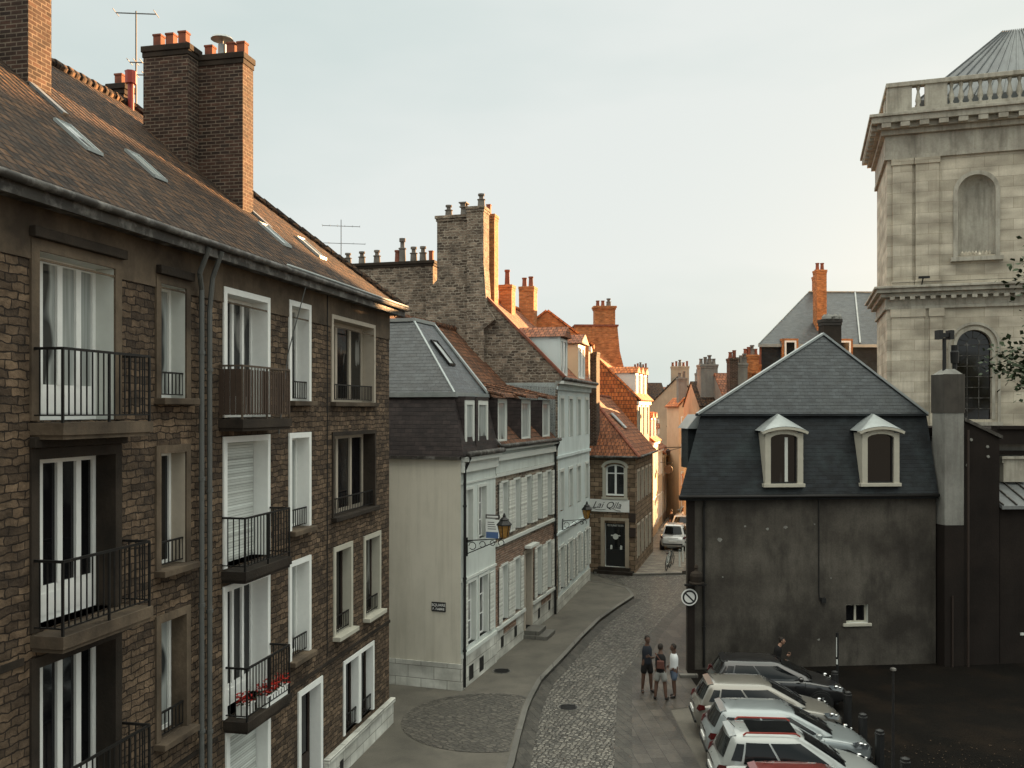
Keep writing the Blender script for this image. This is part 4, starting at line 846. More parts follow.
for nm, spec in (('upper_cornice', ((.14,21.45,21.65),(.1,21.65,22.65),(.3,22.65,22.9),(.5,22.9,23.15),(.76,23.15,23.45),(.86,23.45,23.6))), ('middle_cornice', ((.12,14.0,14.15),(.06,14.15,14.6),(.3,14.6,14.8),(.5,14.8,15.0),(.62,15.0,15.12)))):
    m = MB()
    for o, a, b in spec: ring(m, o, a, b)
    m.build(nm, M['limetrim'], HT, bevel=.02)
m = MB()
for k in range(15):
    x = -.3+k*.86; MB().box(x, x+.42, -.74, -.5, 22.92, 23.14).build('modillion', M['limetrim'], HT)
for k in range(8):
    y = -.3+k*.86; MB().box(-.74, -.5, y, y+.42, 22.92, 23.14).build('modillion', M['limetrim'], HT)
m = MB(); rr_ = random.Random(5)
for k in range(20):
    x = .1+k*.46; MB().box(x, x+.22, -.44, -.3, 14.45, 14.6).build('dentil', M['limetrim'], HT)
for x0, x1 in ((.25,1.15),(1.3,2.35),(6.4,7.3),(7.5,8.5),(10,11),(11.3,12.3)):
    MB().box(x0,x1,-.14,-.002,15.12,21.2).box(x0-.06,x1+.06,-.2,-.002,21.15,21.45).box(x0-.06,x1+.06,-.2,-.002,15.12,15.4).build('pilaster', M['limestone'], HT, bevel=.015)
for x0, x1 in ((.2,1.7),(1.95,2.55),(6.3,8.6)):
    MB().box(x0,x1,-.1,-.002,0,13.7).box(x0-.05,x1+.05,-.15,-.002,13.6,14.0).build('pilaster', M['limestone'], HT, bevel=.015)
# niche
m = MB(); cx = (niche[0]+niche[1])/2; r = .825; zc = niche[3]-r
N_ = 12; prev = None
for i in range(N_+1):
    t = math.pi*i/N_; p = (cx-r*math.cos(t), .55*math.sin(t))
    if prev: m.poly((prev[0],prev[1],16.55),(p[0],p[1],16.55),(p[0],p[1],zc),(prev[0],prev[1],zc))
    prev = p
for j in range(6):
    for i in range(N_):
        def sp(i, j): t = math.pi*i/N_; e = math.pi/2*j/6; return (cx-r*math.cos(t)*math.cos(e), .55*math.sin(t)*math.cos(e), zc+r*math.sin(e))
        m.poly(sp(i,j),sp(i+1,j),sp(i+1,j+1),sp(i,j+1))
m.poly(*[(cx-r*math.cos(math.pi*i/N_), .55*math.sin(math.pi*i/N_), 16.56) for i in range(N_+1)])
m.build('niche', M['limetrim'], HT, smooth=False)
def archtrim(cx, r, zb_, zc, o, wd, nm, mat='limetrim'):
    m = MB(); m.box(cx-r-wd,cx-r,-o,-.002,zb_,zc).box(cx+r,cx+r+wd,-o,-.002,zb_,zc)
    for i in range(16):
        a, b = math.pi*i/16, math.pi*(i+1)/16; q = []
        for t, rr2_ in ((a,r),(b,r),(b,r+wd),(a,r+wd)): q.append((cx-rr2_*math.cos(t),-o,zc+rr2_*math.sin(t)))
        m.extrude(q, (0,o-.002,0))
    return m.build(nm, M[mat], HT)
archtrim(cx, .825, 16.4, zc, .07, .2, 'niche_surround')
MB().box(cx-1.15,cx+1.15,-.22,-.002,16.25,16.45).build('niche_sill', M['limetrim'], HT)
m = MB(); 
for k in range(9): m.lathe((cx-.6+.15*k, .1, 16.5), [(.03,0),(rr_.uniform(.07,.13),.05),(rr_.uniform(.05,.1),.16),(.02,.26)], 6)
m.build('fallen_stones', M['limestone'], HT)
cxw = (archw[0]+archw[1])/2; rw = (archw[1]-archw[0])/2; zw = archw[3]-rw
archtrim(cxw, rw, 8.55, zw, .05, .14, 'window_surround'); archtrim(cxw, rw+.25, 8.4, zw, .09, .12, 'outer_arch')
wf = MB().box(archw[0],archw[1],.35,.38,8.5,13).build('window', M['pane_dark'], HT)
m = MB()
for k in range(1, 8): m.bar((archw[0],.33,8.55+k*.52),(archw[1],.33,8.55+k*.52),.03)
for x in (cxw-.26, cxw+.26): m.bar((x,.33,8.55),(x,.33,zw+.15),.03)
for i in range(10):
    a, b = math.pi*i/10, math.pi*(i+1)/10; m.bar((cxw-.3*math.cos(a),.33,zw+.1+.3*math.sin(a)),(cxw-.3*math.cos(b),.33,zw+.1+.3*math.sin(b)),.03)
for a in (.5,1.05,math.pi/2,2.1,2.64): m.bar((cxw-.3*math.cos(a),.33,zw+.1+.3*math.sin(a)),(cxw-rw*math.cos(a),.33,zw+rw*math.sin(a)),.025)
m.build('glazing_bars', M['gutter'], wf)
m = MB().box(archw[0]-.002,archw[0]+.01,.0,.36,8.55,zw).box(archw[1]-.01,archw[1]+.002,0,.36,8.55,zw)
for i in range(12):
    a, b = math.pi*i/12, math.pi*(i+1)/12; m.poly((cxw-rw*math.cos(a),0,zw+rw*math.sin(a)),(cxw-rw*math.cos(b),0,zw+rw*math.sin(b)),(cxw-rw*math.cos(b),.36,zw+rw*math.sin(b)),(cxw-rw*math.cos(a),.36,zw+rw*math.sin(a)))
m.build('window_reveal', M['limestone'], HT)
MB().box(archw[0]-.45,archw[1]+.45,-.18,-.002,8.2,8.42).build('window_sill', M['limetrim'], HT)
# balustrade
bz = 23.6; ba = MB(); I = .05
def rail_run(horizontal, y, a, b, posts):
    pass
m = MB(); ring(m, .0, bz, bz+.36, I, TWd-I); 
m = MB().box(0,TWd,.0,.4,bz,bz+.42).box(0,.4,.4,TDp,bz,bz+.42).box(TWd-.4,TWd,.4,TDp,bz,bz+.42).box(.4,TWd-.4,TDp-.4,TDp,bz,bz+.42)
m.box(-.05,TWd+.05,-.05,.45,bz+1.5,bz+1.72).box(-.05,.45,.45,TDp,bz+1.5,bz+1.72).box(TWd-.45,TWd+.05,.45,TDp,bz+1.5,bz+1.72).box(.45,TWd-.45,TDp-.45,TDp+.05,bz+1.5,bz+1.72)
for x0, x1 in ((0,1.15),(1.75,2.75),(6.6,7.7),(11.5,12.6)):
    m.box(x0,x1,.03,.37,bz+.42,bz+1.5)
    (m.box(.03,.37,max(x0,.37),x1,bz+.42,bz+1.5) if x1 < TDp else None)
bo = m.build('parapet', M['limetrim'], HT, bevel=.02)
prof = [(.10,0),(.10,.08),(.06,.12),(.14,.32),(.13,.42),(.07,.75),(.06,.85),(.09,.92),(.10,1.0),(.10,1.08)]
for x in [1.45]+[2.95+k*.425 for k in range(9)]+[8.1+k*.425 for k in range(8)]:
    MB().lathe((x,.2,bz+.42), prof, 10).build('baluster', M['limetrim'], bo, smooth=True)
for y in [1.45]+[2.95+k*.425 for k in range(8)]:
    MB().lathe((.2,y,bz+.42), prof, 8).build('baluster', M['limetrim'], bo, smooth=True)
zt_ = 28.3
rf = MB().add([(1.5,.9,bz),(11.7,.9,bz),(11.7,5.6,bz),(1.5,5.6,bz),(1.5,.9,bz+1.0),(11.7,.9,bz+1.0),(11.7,5.6,bz+1.0),(1.5,5.6,bz+1.0),(5.7,2.8,zt_),(7.2,2.8,zt_),(7.2,3.7,zt_),(5.7,3.7,zt_)],
    [(0,1,5,4),(1,2,6,5),(2,3,7,6),(3,0,4,7),(4,5,9,8),(5,6,10,9),(6,7,11,10),(7,4,8,11),(8,9,10,11)]).build('roof', M['lead'], HT)
m = MB()
for k in range(17):
    t = k/16; m.bar((1.5+10.2*t,.88,bz+1.02),(5.7+1.5*t,2.8,zt_+.04),.06,.05); m.bar((1.48,.9+4.7*t,bz+1.02),(5.7,2.8+.9*t,zt_+.04),.06,.05)
m.build('roof_seams', M['lead'], rf)
MB().bar((.2,-.25,15.3),(TWd,-.2,15.32),.02).bar((1.55,-.3,15.12),(1.6,-.5,15.5),.05).box(1.4,1.9,-.5,-.35,15.45,15.55).build('floodlight', M['iron'], HT)
m = MB().bar((6.1,-.06,11.6),(6.1,-.35,11.6),.04).bar((5.9,-.35,11.75),(6.35,-.35,11.55),.04).bar((5.95,-.3,11.5),(6.3,-.4,11.75),.03).build('wall_bracket', M['offwhite'], HT)

# unseen block added behind the tower to keep sun off the near left roof
HV = empty('roof_shade_block', (27.4,65.2,0), 0, 'unseen stone block added behind the limestone tower to shade the near roof', 'sun blocker')
MB().extrude([(0,0,0),(12,0,0),(12,2.8,0),(1.2,2.8,0)],(0,0,20.9)).build('wall', M['limestone'], HV)
MB().extrude([(0,-.1,20.9),(12,-.1,20.9),(12,2.9,20.9),(1.2,2.9,20.9)],(0,0,.4)).build('roof', M['lead'], HV)

# ================================================================== rooftops of the town further off
def block(name, label, X, Y, w, dep, h, wall, roofm, ridge, th=0, gable_front=False, stacks=(), mono=False, group='houses far down the street'):
    e = empty(name, (X,Y,0), th, label, 'house', group)
    MB().box(0,w,0,dep,0,h).build('wall', M[wall], e)
    if gable_front:
        m = MB().add([(0,0,h),(w,0,h),(w*mono if mono else w/2,0,h+ridge),(0,dep,h),(w,dep,h),(w*mono if mono else w/2,dep,h+ridge)],[(0,1,2),(3,5,4),(0,1,4,3),(0,2,5,3),(1,4,5,2)]); m.build('gable', M[wall], e)
        k = w*mono if mono else w/2
        r = MB().poly((-.15,-.1,h-.08),(k,-.1,h+ridge+.06),(k,dep,h+ridge+.06),(-.15,dep,h-.08)).poly((w+.15,-.1,h-.08),(k,-.1,h+ridge+.06),(k,dep,h+ridge+.06),(w+.15,dep,h-.08)).build('roof', M[roofm], e)
    else:
        MB().add([(0,0,h),(0,dep,h),(0,dep/2,h+ridge),(w,0,h),(w,dep,h),(w,dep/2,h+ridge)],[(0,1,2),(3,5,4),(0,3,4,1),(0,2,5,3),(1,4,5,2)]).build('gable', M[wall], e)
        r = MB().poly((-.05,-.2,h-.1),(w+.05,-.2,h-.1),(w+.05,dep/2,h+ridge),(-.05,dep/2,h+ridge)).poly((-.05,dep+.2,h-.1),(w+.05,dep+.2,h-.1),(w+.05,dep/2,h+ridge),(-.05,dep/2,h+ridge)).build('roof', M[roofm], e)
    r.modifiers.new('t','SOLIDIFY').thickness = .08
    for (x0,x1,y0,y1,z0,z1,mt,n,pm) in stacks:
        ps = [(x0+(x1-x0)*(k+.5)/n, (y0+y1)/2, .4+.12*((k*7) % 3), ('round','tall','square')[(k*5) % 3]) for k in range(n)]
        chimney(e, x0,x1,y0,y1,z0,z1, mat=mt, cap=mt, capo=.05, pots=ps, potmat=pm)
    return e
def windows_on(e, w, h, cols, rows, y=0, pane='pane', trim='offwhite'):
    for c in range(cols):
        for r in range(rows):
            cx = w*(c+.5)/cols; z = h*(r+.35)/rows
            window(e, cx-.4, cx+.4, z, z+h/rows*.5, depth=-.0, leaves=2, fw=.06, y=-.03, pane=pane)
e = block('pale_gable_house', 'house with a broad blank pale gable and dark roof down the street', 12.6,86, 6.2,9, 8.9, 'beige','tile', 3.2, R(-8), True, ((2.6,4.3,1,1.9,11,13.2,'beige',5,'terracotta'),), mono=.52); windows_on(e, 6.2, 8.5, 3, 3)
e = block('distant_brown_house', 'brown house whose row of five pots shows far off left of the pale gable', 12.9,104, 5,8, 10.2,'beige','tile',2.0,0,False,((1.5,3.1,2,3,11,14,'orange_brick',5,'terracotta'),)); windows_on(e, 5, 9, 3, 3)
e = block('narrow_orange_house', 'very narrow apricot front with white windows beside the slate mansard', 13.35,72.0, 1.15,3.5, 9.3,'pink','orangetile',.6,R(6),True,((.1,.8,.4,1.0,9.4,11.6,'offset' if False else 'pale_stack',2,'greypot'),)); windows_on(e, 1.15, 8.8, 1, 4, trim='white')
e = block('dark_roof_house', 'dark roofed house standing directly behind the narrow apricot front', 14.6,76, 3.4,6, 7.6,'beige','tile',1.9,R(4),True,()); windows_on(e, 3.4, 7, 3, 3)
e = block('grey_stack_house', 'house with dark roof and a tall square grey chimney block on the skyline', 12.35,59.4, 2.1,4.5, 9.3,'beige','tile',1.6,R(2),False,((.25,1.4,.6,1.6,9,12.05,'pale_stack',4,'greypot'),)); windows_on(e, 2.1, 9, 1, 3)
e = block('many_stack_house', 'red roofed house crowded with brick chimney stacks and pots on the skyline', 13.6,56.8, 5.2,6, 9.2,'pale_stack','redtile',2.2,R(2),False,
    ((.25,.75,.3,1.1,8,12.3,'brick',2,'terracotta'),(.85,1.55,.9,1.5,8,12.0,'pale_stack',3,'greypot'),(1.6,2.5,1.6,2.3,8,12.6,'orange_brick',4,'terracotta'),(2.1,3.4,.8,1.5,8,11.45,'orange_brick',0,'terracotta'),(2.6,2.95,2.6,3.3,10,12.0,'orange_brick',2,'terracotta')))
windows_on(e, 5.2, 9, 3, 3)
e = block('brown_back_house', 'brown walled house far off between the pale gable and grey stack', 17.3,96, 4.5,8, 10.6,'beltbrick','tile',1.2,0,False,((.5,1.6,1,2,11,12.8,'beltbrick',3,'terracotta'),(2.6,3.6,1,2,11,13.0,'pale_stack',3,'greypot'))); windows_on(e, 4.5, 9, 3, 3)
e = block('street_end_house', 'house with dark awnings closing the view at the end of the street', 16.6,112, 6.5,8, 9.5,'beige','redtile',2.4,R(-5),False,()); windows_on(e, 6.5, 9, 4, 3)
# right hand side of the street, hidden from here by the mansard house
terrace('right_side_terrace_house', 'plain pale house on the right of the street behind the slate mansard', (19.2,60.0), R(180)+math.atan2(1,.2), 12, 5, 8.0, 'pale', 'tile', 2.2, cols=4, rows=2) if False else None
# ================================================================== ground
def sheet(name, pts, z, mat, label=None, thick=0, kindtag='structure', cat=None):
    m = MB()
    if thick: m.extrude([(x,y,z-thick) for x, y in pts], (0,0,thick))
    else: m.poly(*[(x,y,z) for x, y in pts])
    o = m.build(name, M[mat]); tag(o, label, cat, None, kindtag); return o
sheet('ground', [(-700,-700),(700,-700),(700,900),(-700,900)], 0, 'asphalt', 'dull grey tarmac ground around the buildings')
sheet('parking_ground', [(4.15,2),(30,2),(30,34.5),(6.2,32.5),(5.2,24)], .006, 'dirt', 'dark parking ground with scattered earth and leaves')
# cobbled road
kl = [G(514,768)]+[G(520.5,740), G(528,712), G(533,700), G(542,683), G(564,660), G(582,640), G(600,622), G(618,609), G(634,598.5)]
kl = [(-2.9,8), (-.55,18.5)]+kl
rl_ = [G(614,768), G(616,720), G(617,700), G(618,684), G(626,671), G(637,657), G(650,634), G(666,616), G(686,598)]
rl_ = [(2.3,8), (2.45,18)]+rl_
tip = G(634,598.5); back = [G(628,590), G(606,585), G(592,583.5)]
road = kl + [(6.3,44.8), (5.4,47.0), (4.35,49.6), (9.2,49.3), (11.5,49.3), (9.6,44.5)] + rl_[::-1]
sheet('cobbled_road', road, .008, 'cobble', 'curving street of worn granite setts')
# left pavement (raised) with kerb
pv = kl[:-1]+[tip]+back+[(3.9,46.9),(1.86,39.3),(-.6,31.7),(-1.62,28.5),(-4.5,29.4),(-3.48,25.5),(-9,0),(-9.5,-3),(-2.9,-3)]
def offset_line(pts, d):
    out = []
    for i, p in enumerate(pts):
        a = Vector(pts[max(i-1,0)]); b = Vector(pts[min(i+1,len(pts)-1)]); t = (b-a).normalized(); out.append((p[0]-t.y*d, p[1]+t.x*d))
    return out
def strip(name, line, d0, d1, z0, z1, mat, label, kind='structure'):
    a = offset_line(line, d0); b = offset_line(line, d1); m = MB()
    for i in range(len(line)-1):
        q = [(*a[i],z0),(*a[i+1],z0),(*b[i+1],z0),(*b[i],z0)]
        if z1 > z0: m.extrude(q, (0,0,z1-z0))
        else: m.poly(*q)
    o = m.build(name, M[mat]); tag(o, label, None, None, kind); return o
kline = kl+[( (tip[0]+.05), tip[1]+.6)]+back
sheet('left_pavement', pv, .12, 'asphalt', 'wide grey tarmac pavement along the left hand houses', thick=.1)
strip('left_kerb', kline, .0, .16, 0, .13, 'kerb', 'granite kerb along the left pavement')
strip('left_channel', kl, -.40, -.0, .013, .013, 'band', 'stone channel beside the left kerb')
# circular sett area
cx, cy, r = -.72, 25.75, 2.3
ring_ = []; disc = []
for i in range(48):
    t = 2*math.pi*i/48; disc.append((cx+r*math.cos(t), cy+r*math.sin(t)))
def clip(pts):   # keep left of the kerb
    out = []
    for x, y in pts:
        # kerb x at this y
        kx = None
        for p, q in zip(kl[:-1], kl[1:]):
            if p[1] <= y <= q[1]: kx = p[0]+(q[0]-p[0])*(y-p[1])/(q[1]-p[1])-.2
        out.append((min(x, kx if kx is not None else x), y))
    return out
sheet('sett_circle', clip(disc), .126, 'cobble2', 'rounded area of darker setts let into the pavement')
rim = MB(); n = 48
for i in range(n):
    a, b = 2*math.pi*i/n, 2*math.pi*(i+1)/n
    p = clip([(cx+r*math.cos(a),cy+r*math.sin(a)),(cx+r*math.cos(b),cy+r*math.sin(b)),(cx+(r+.14)*math.cos(b),cy+(r+.14)*math.sin(b)),(cx+(r+.14)*math.cos(a),cy+(r+.14)*math.sin(a))])
    if abs(p[0][0]-p[3][0]) > .01 or abs(p[0][1]-p[3][1]) > .12: rim.poly(*[(x,y,.130) for x, y in p])
tag(rim.build('sett_rim', M['cobble2']), 'thin pale stone rim round the sett circle', None, None, 'structure')
# right pavement
strip('right_channel', rl_, -.46, 0, .016, .016, 'band', 'flush stone band between setts and right pavement')
rp = offset_line(rl_, -.46)
rpp = rp + [(9.8,42.4),(8.1,39.0),(6.0,31.15),(6.0,27.5),(4.75,27.0),(4.75,2),(2.8,2)]
sheet('right_pavement', rpp, .012, 'slabs', 'slab paved footway where three people stand')
tag(MB().box(5.65,6.25,30.2,30.42,.0,.1).build('parking_stop', M['kerb']), 'short pale kerb stone against the foot of the dark wall', 'kerb stone')
# far street: raised smooth paving
fs = [(4.35,49.6),(9.2,49.3),(9.6,52),(12,62),(17,82),(24,112),(14,112),(12.5,75),(9.8,62.3),(8.9,56.9),(6.6,49.0)]
sheet('far_street', [(6.6,48.9),(9.3,49.2),(12.4,60),(18.5,82),(30,112),(16,112),(13,75),(9.7,62.3),(8.9,56.9)], .09, 'farpave', 'smooth paved street rising beyond the setts', thick=.08)
strip('far_kerb', [(4.5,49.5),(6.6,48.85),(9.3,49.15)], 0, .14, 0, .11, 'kerb', 'low kerb across the mouth of the far street')
sheet('far_right_pavement', [(9.3,49.2),(11.5,49.2),(15.5,60),(22,82),(18.5,82),(12.4,60)], .2, 'slabs', 'raised footway on the right of the far street', thick=.2)
# manhole covers
for x, y, z, lab in ((-.35,30.6,.126,'round iron cover in the left pavement near the cream house'),(1.7,27.2,.014,'round iron cover among the granite setts')):
    e = empty('manhole_cover', (x,y,z), 0, lab, 'manhole cover', 'iron covers in the street')
    MB().cyl((0,0,0),(0,0,.006),.33,.33,24).build('frame', M['kerb'], e); c_ = MB().cyl((0,0,.006),(0,0,.012),.28,.28,24)
    for k in range(-3,4): c_.bar((-.22,k*.065,.015),(.22,k*.065,.015),.02,.008)
    c_.build('lid', M['iron'], e)
# ================================================================== street furniture and signs
lamp_mats = M['iron']
def wall_lantern(loc, rz, label, long=1.5):
    e = empty('wall_lantern', loc, rz, label, 'lantern', 'lanterns on wall brackets')
    m = MB().bar((0,0,0),(0,-long,.12),.03).bar((0,0,-.42),(0,-long*.8,.02),.03).bar((0,0,-.5),(0,0,.1),.04)
    for k in range(3):
        c = (0,-.18-.34*k,-.16+.06*k); rr = .12-.02*k
        pts = [(0,c[1]+rr*math.cos(t),c[2]+rr*math.sin(t)) for t in [i*.7 for i in range(9)]]
        m.tube(pts, .013, 5)
    m.tube([(0,-long+.1+.1*math.cos(t),-.02+.1*math.sin(t)) for t in [i*.8-1 for i in range(7)]], .014, 5)
    m.build('bracket', M['iron'], e)
    y = -long
    MB().lathe((0,y,.12), [(.06,0),(.13,.05),(.21,.42)], 6).build('lantern_glass', M['brass'], e)
    MB().lathe((0,y,.54), [(.25,0),(.25,.03),(.14,.15),(.15,.18),(.05,.26),(.05,.3),(.02,.38)], 6).build('lantern_roof', M['iron'], e)
    f = MB()
    for i in range(6):
        t = math.pi/3*i; f.bar((.13*math.cos(t),y+.13*math.sin(t),.17),(.215*math.cos(t),y+.215*math.sin(t),.55),.02)
    f.build('lantern_frame', M['iron'], e)
    return e
def onf(o, th, x, y, z):
    return (Matrix.Translation((o[0],o[1],0)) @ Matrix.Rotation(th,4,'Z')) @ Vector((x,y,z))
wall_lantern(onf(O2,TH2,.35,-.08,4.82), TH2, 'black iron lantern with amber glass on a scrolled bracket at the cream house corner', 1.25)
wall_lantern(onf(O3,TH3,1.3,-.05,4.0), TH3, 'small dark lantern on a bracket across the front of the white gabled house', 1.1)
# dark lantern seen against the mansard house, beside the round sign
e = empty('corner_lantern', onf(OR,TR,.28,-.02,3.05), TR, 'squat bell shaped brown lantern fixed to the dark house corner above the round sign', 'lantern')
MB().lathe((0,-.28,.0), [(.27,0),(.27,.04),(.2,.06),(.23,.26),(.2,.36),(.07,.44),(.06,.5),(.08,.54),(.06,.62),(.02,.66)], 8).build('lantern_body', M['darkconcrete'], e)
MB().bar((0,0,-.02),(0,-.5,-.02),.05).bar((-.42,-.28,-.05),(.35,-.28,-.05),.07).build('bracket', M['iron'], e)
# round sign
e = empty('round_traffic_sign', onf(OR,TR,.08,-.14,2.55), TR, 'round white road sign with black ring and diagonal bar on the dark house corner', 'road sign')
s = MB().cyl((0,0,0),(0,-.02,0),.29,.29,32).build('sign_disc', M['whiteletter'], e)
m = MB(); n = 32
for i in range(n):
    a, b = 2*math.pi*i/n, 2*math.pi*(i+1)/n
    m.extrude([(q*math.cos(t),-.023,q*math.sin(t)) for t, q in ((a,.185),(b,.185),(b,.245),(a,.245))], (0,-.004,0))
m.bar((-.135,-.025,.135),(.135,-.025,-.135),.004,.055,up=(1,0,1)); m.build('sign_marking', M['blackletter'], e)
MB().bar((0,.01,0),(0,.14,0),.04).bar((.0,.1,-.35),(.0,.1,.3),.04).build('sign_bracket', M['iron'], e)
# bar sign
e = empty('bar_sign', onf(OB,TB,1.05,-.03,3.72), TB, 'long pale board with black handwritten script above the bar door', 'sign')
MB().box(-1.18,1.18,-.05,0,-.34,.34).build('board', M['whiteletter'], e, bevel=.01)
text('Lai Qila', .52, 'blackletter', 'lettering', e, (-.1,-.055,.02), shear=.45, sx=1.0)
MB().tube([(-.95,-.06,-.12),(-.7,-.06,-.22),(-.4,-.06,-.24),(-.15,-.06,-.2)], .012, 4).tube([(.2,-.06,-.12),(.45,-.06,-.24),(.7,-.06,-.28)], .014, 4).build('flourish', M['blackletter'], e)
MB().box(1.0,1.7,-.05,-.02,2.52,2.66)
e = empty('door_notice', onf(OB,TB,1.41,.10,2.62), TB, 'thin white lettered strip across the top of the bar door', 'sign')
text('RESTAURANT INDIEN', .15, 'whiteletter', 'lettering', e, (0,-.0,0), sx=.62)
e = empty('door_sticker', onf(OB,TB,1.41,.17,2.0), TB, 'white crest shaped sticker in the middle of the bar door', 'sticker')
MB().cyl((0,0,0),(0,-.012,0),.16,.16,14).box(-.26,.26,-.018,-.012,.03,.09).build('crest', M['offwhite'], e)
for k, (dx, lab) in enumerate(((-.26,'small pale sticker on the left side of the bar door'),(.3,'small pale sticker on the right side of the bar door'))):
    tag(MB().extrude([(0,0,0),(.13,0,0),(.13,0,.2),(.03,0,.24)],(0,-.01,0)).build('door_sticker', M['offwhite']), lab, 'sticker', 'small stickers on the bar door').matrix_basis = Matrix.Translation(onf(OB,TB,1.36+dx,.16,1.3)) @ Matrix.Rotation(TB,4,'Z')
# side wall plaques of the bar
for k, (x, z, c, lab) in enumerate(((2.38,3.1,'darkbrown','dark square plaque high beside the bar door'),(2.38,2.3,'darkbrown','dark square plaque lower beside the bar door'))):
    tag(MB().box(-.2,.2,-.04,0,-.25,.25).build('wall_plaque', M[c]), lab, 'plaque', 'plaques beside the bar door').matrix_basis = Matrix.Translation(onf(OB,TB,x,-.004,z)) @ Matrix.Rotation(TB,4,'Z')
# street name plate on the cream gable: gable normal is local -x
e = empty('street_name_plate', onf(O2,TH2,-.005,.75,2.72), TH2-math.pi/2, 'small dark street name plate with white letters on the cream gable wall', 'sign')
MB().box(-.24,.24,-.025,0,-.15,.15).build('plate', M['blackletter'], e)
text('SQUARE', .125, 'whiteletter', 'lettering', e, (0,-.029,.055)); text("F. FABRE", .11, 'whiteletter', 'lettering', e, (0,-.029,-.07))
# notice boards beside the lantern on the cream house
e = empty('hanging_notice', onf(O2,TH2,2.15,-.08,4.95), TH2, 'pale notice panel with blue foot behind the amber lantern', 'sign')
e.scale = (.75,.75,.75); MB().box(-.02,.02,-.62,0,-.4,.45).build('panel', M['white'], e); MB().box(-.024,.024,-.60,-.02,-.38,-.1).build('blue_print', M['blue'], e)
m = MB()
for k in range(4): m.box(-.024,.024,-.5+.03*k,-.1,.02+.1*k,.05+.1*k)
m.build('print_lines', M['gutter'], e); MB().box(-.03,.03,-.66,.0,.5,.68).build('header', M['gutter'], e); MB().box(-.034,.034,-.6,-.06,.55,.63).build('header_line', M['whiteletter'], e)
# lamp/post things in the parking
e = empty('lamp_post', (8.47,20.0,0), 0, 'slim black post with a small pale cap standing beyond the parked cars', 'lamp post')
MB().cyl((0,0,0),(0,0,.5),.07,.06,10).cyl((0,0,.5),(0,0,3.2),.032,.025,10).build('pole', M['black'], e); MB().lathe((0,0,3.2),[(.035,0),(.07,.02),(.06,.06),(.02,.08)],10).build('cap', M['gutter'], e)
for k, (x, y, h, lab) in enumerate(((9.9,27.6,1.0,'farthest dark wooden bollard near the foot of the dark wall'),(9.55,25.6,1.0,'second farthest dark bollard in front of the parked cars'),(9.2,23.6,1.05,'dark bollard just beyond the nose of the pale blue hatchback'),(9.15,22.4,1.05,'rough dark bollard beside the nose of the silver car'),(9.0,20.6,1.05,'nearest dark bollard at the bottom of the row'))):
    e = empty('bollard', (x,y,0), 0, lab, 'bollard', 'bollards in front of the cars')
    MB().cyl((0,0,0),(0,0,h-.12),.115,.11,9).build('post', M['black'], e); MB().lathe((0,0,h-.12),[(.12,0),(.12,.03),(.10,.04),(.10,.10),(.03,.13)],9).build('bollard_top', M['black'], e)
e = empty('marker_post', (10.95,30.3,0), 0, 'thin dark marker post with white reflector strips against the grimy wall', 'post')
MB().cyl((0,0,0),(0,0,1.5),.05,.05,8).build('pole', M['black'], e); MB().box(-.055,.0,-.06,-.04,.45,.62).box(-.055,-.03,-.06,-.04,.7,1.35).build('reflector', M['offwhite'], e)
# far bollards with pale shafts and bicycles
for k, (x, y) in enumerate(((9.42,50.6),(9.9,52.2),(10.4,53.8),(10.9,55.4))):
    e = empty('street_bollard', (x,y,.2), 0, ('pale slim bollard nearest to the parked bicycles','second pale bollard up the raised footway','third pale bollard up the raised footway','farthest pale bollard just behind the white car')[k], 'bollard', 'pale bollards along the far footway')
    MB().cyl((0,0,0),(0,0,.85),.055,.05,8).build('shaft', M['offwhite'], e); MB().lathe((0,0,.85),[(.055,0),(.075,.03),(.07,.1),(.02,.14)],8).build('bollard_top', M['pipe'], e)
def bicycle(loc, rz, label, col):
    e = empty('bicycle', loc, rz, label, 'bicycle', 'bicycles parked at the far kerb')
    for x in (-.52,.52):
        m = MB(); pts = [(x+.33*math.cos(t),0,.34+.33*math.sin(t)) for t in [2*math.pi*i/16 for i in range(17)]]; m.tube(pts,.022,5)
        wo = m.build('wheel', M['black'], e)
        m = MB()
        for i in range(8): t = math.pi*i/4; m.bar((x,0,.34),(x+.31*math.cos(t),0,.34+.31*math.sin(t)),.008)
        m.build('spokes', M['pipe'], wo)
    MB().tube([(-.52,0,.34),(-.18,0,.82),(.36,0,.84),(-.02,0,.34),(-.52,0,.34)],.02,6).tube([(-.18,0,.86),(-.02,0,.34)],.02,6).tube([(.52,0,.34),(.36,0,.95)],.02,6).build('frame', M[col], e)
    MB().box(-.32,-.06,-.07,.07,.88,.94).build('saddle', M['black'], e, bevel=.02); MB().tube([(.28,-.25,1.0),(.36,-.08,.98),(.36,.08,.98),(.28,.25,1.0)],.016,6).build('handlebar', M['pipe'], e)
bicycle((8.75,50.4,.09), R(70), 'pale framed bicycle parked at the near end of the far kerb', 'offwhite')
bicycle((9.05,51.5,.09), R(65), 'grey framed bicycle parked just behind the pale one', 'pipe')
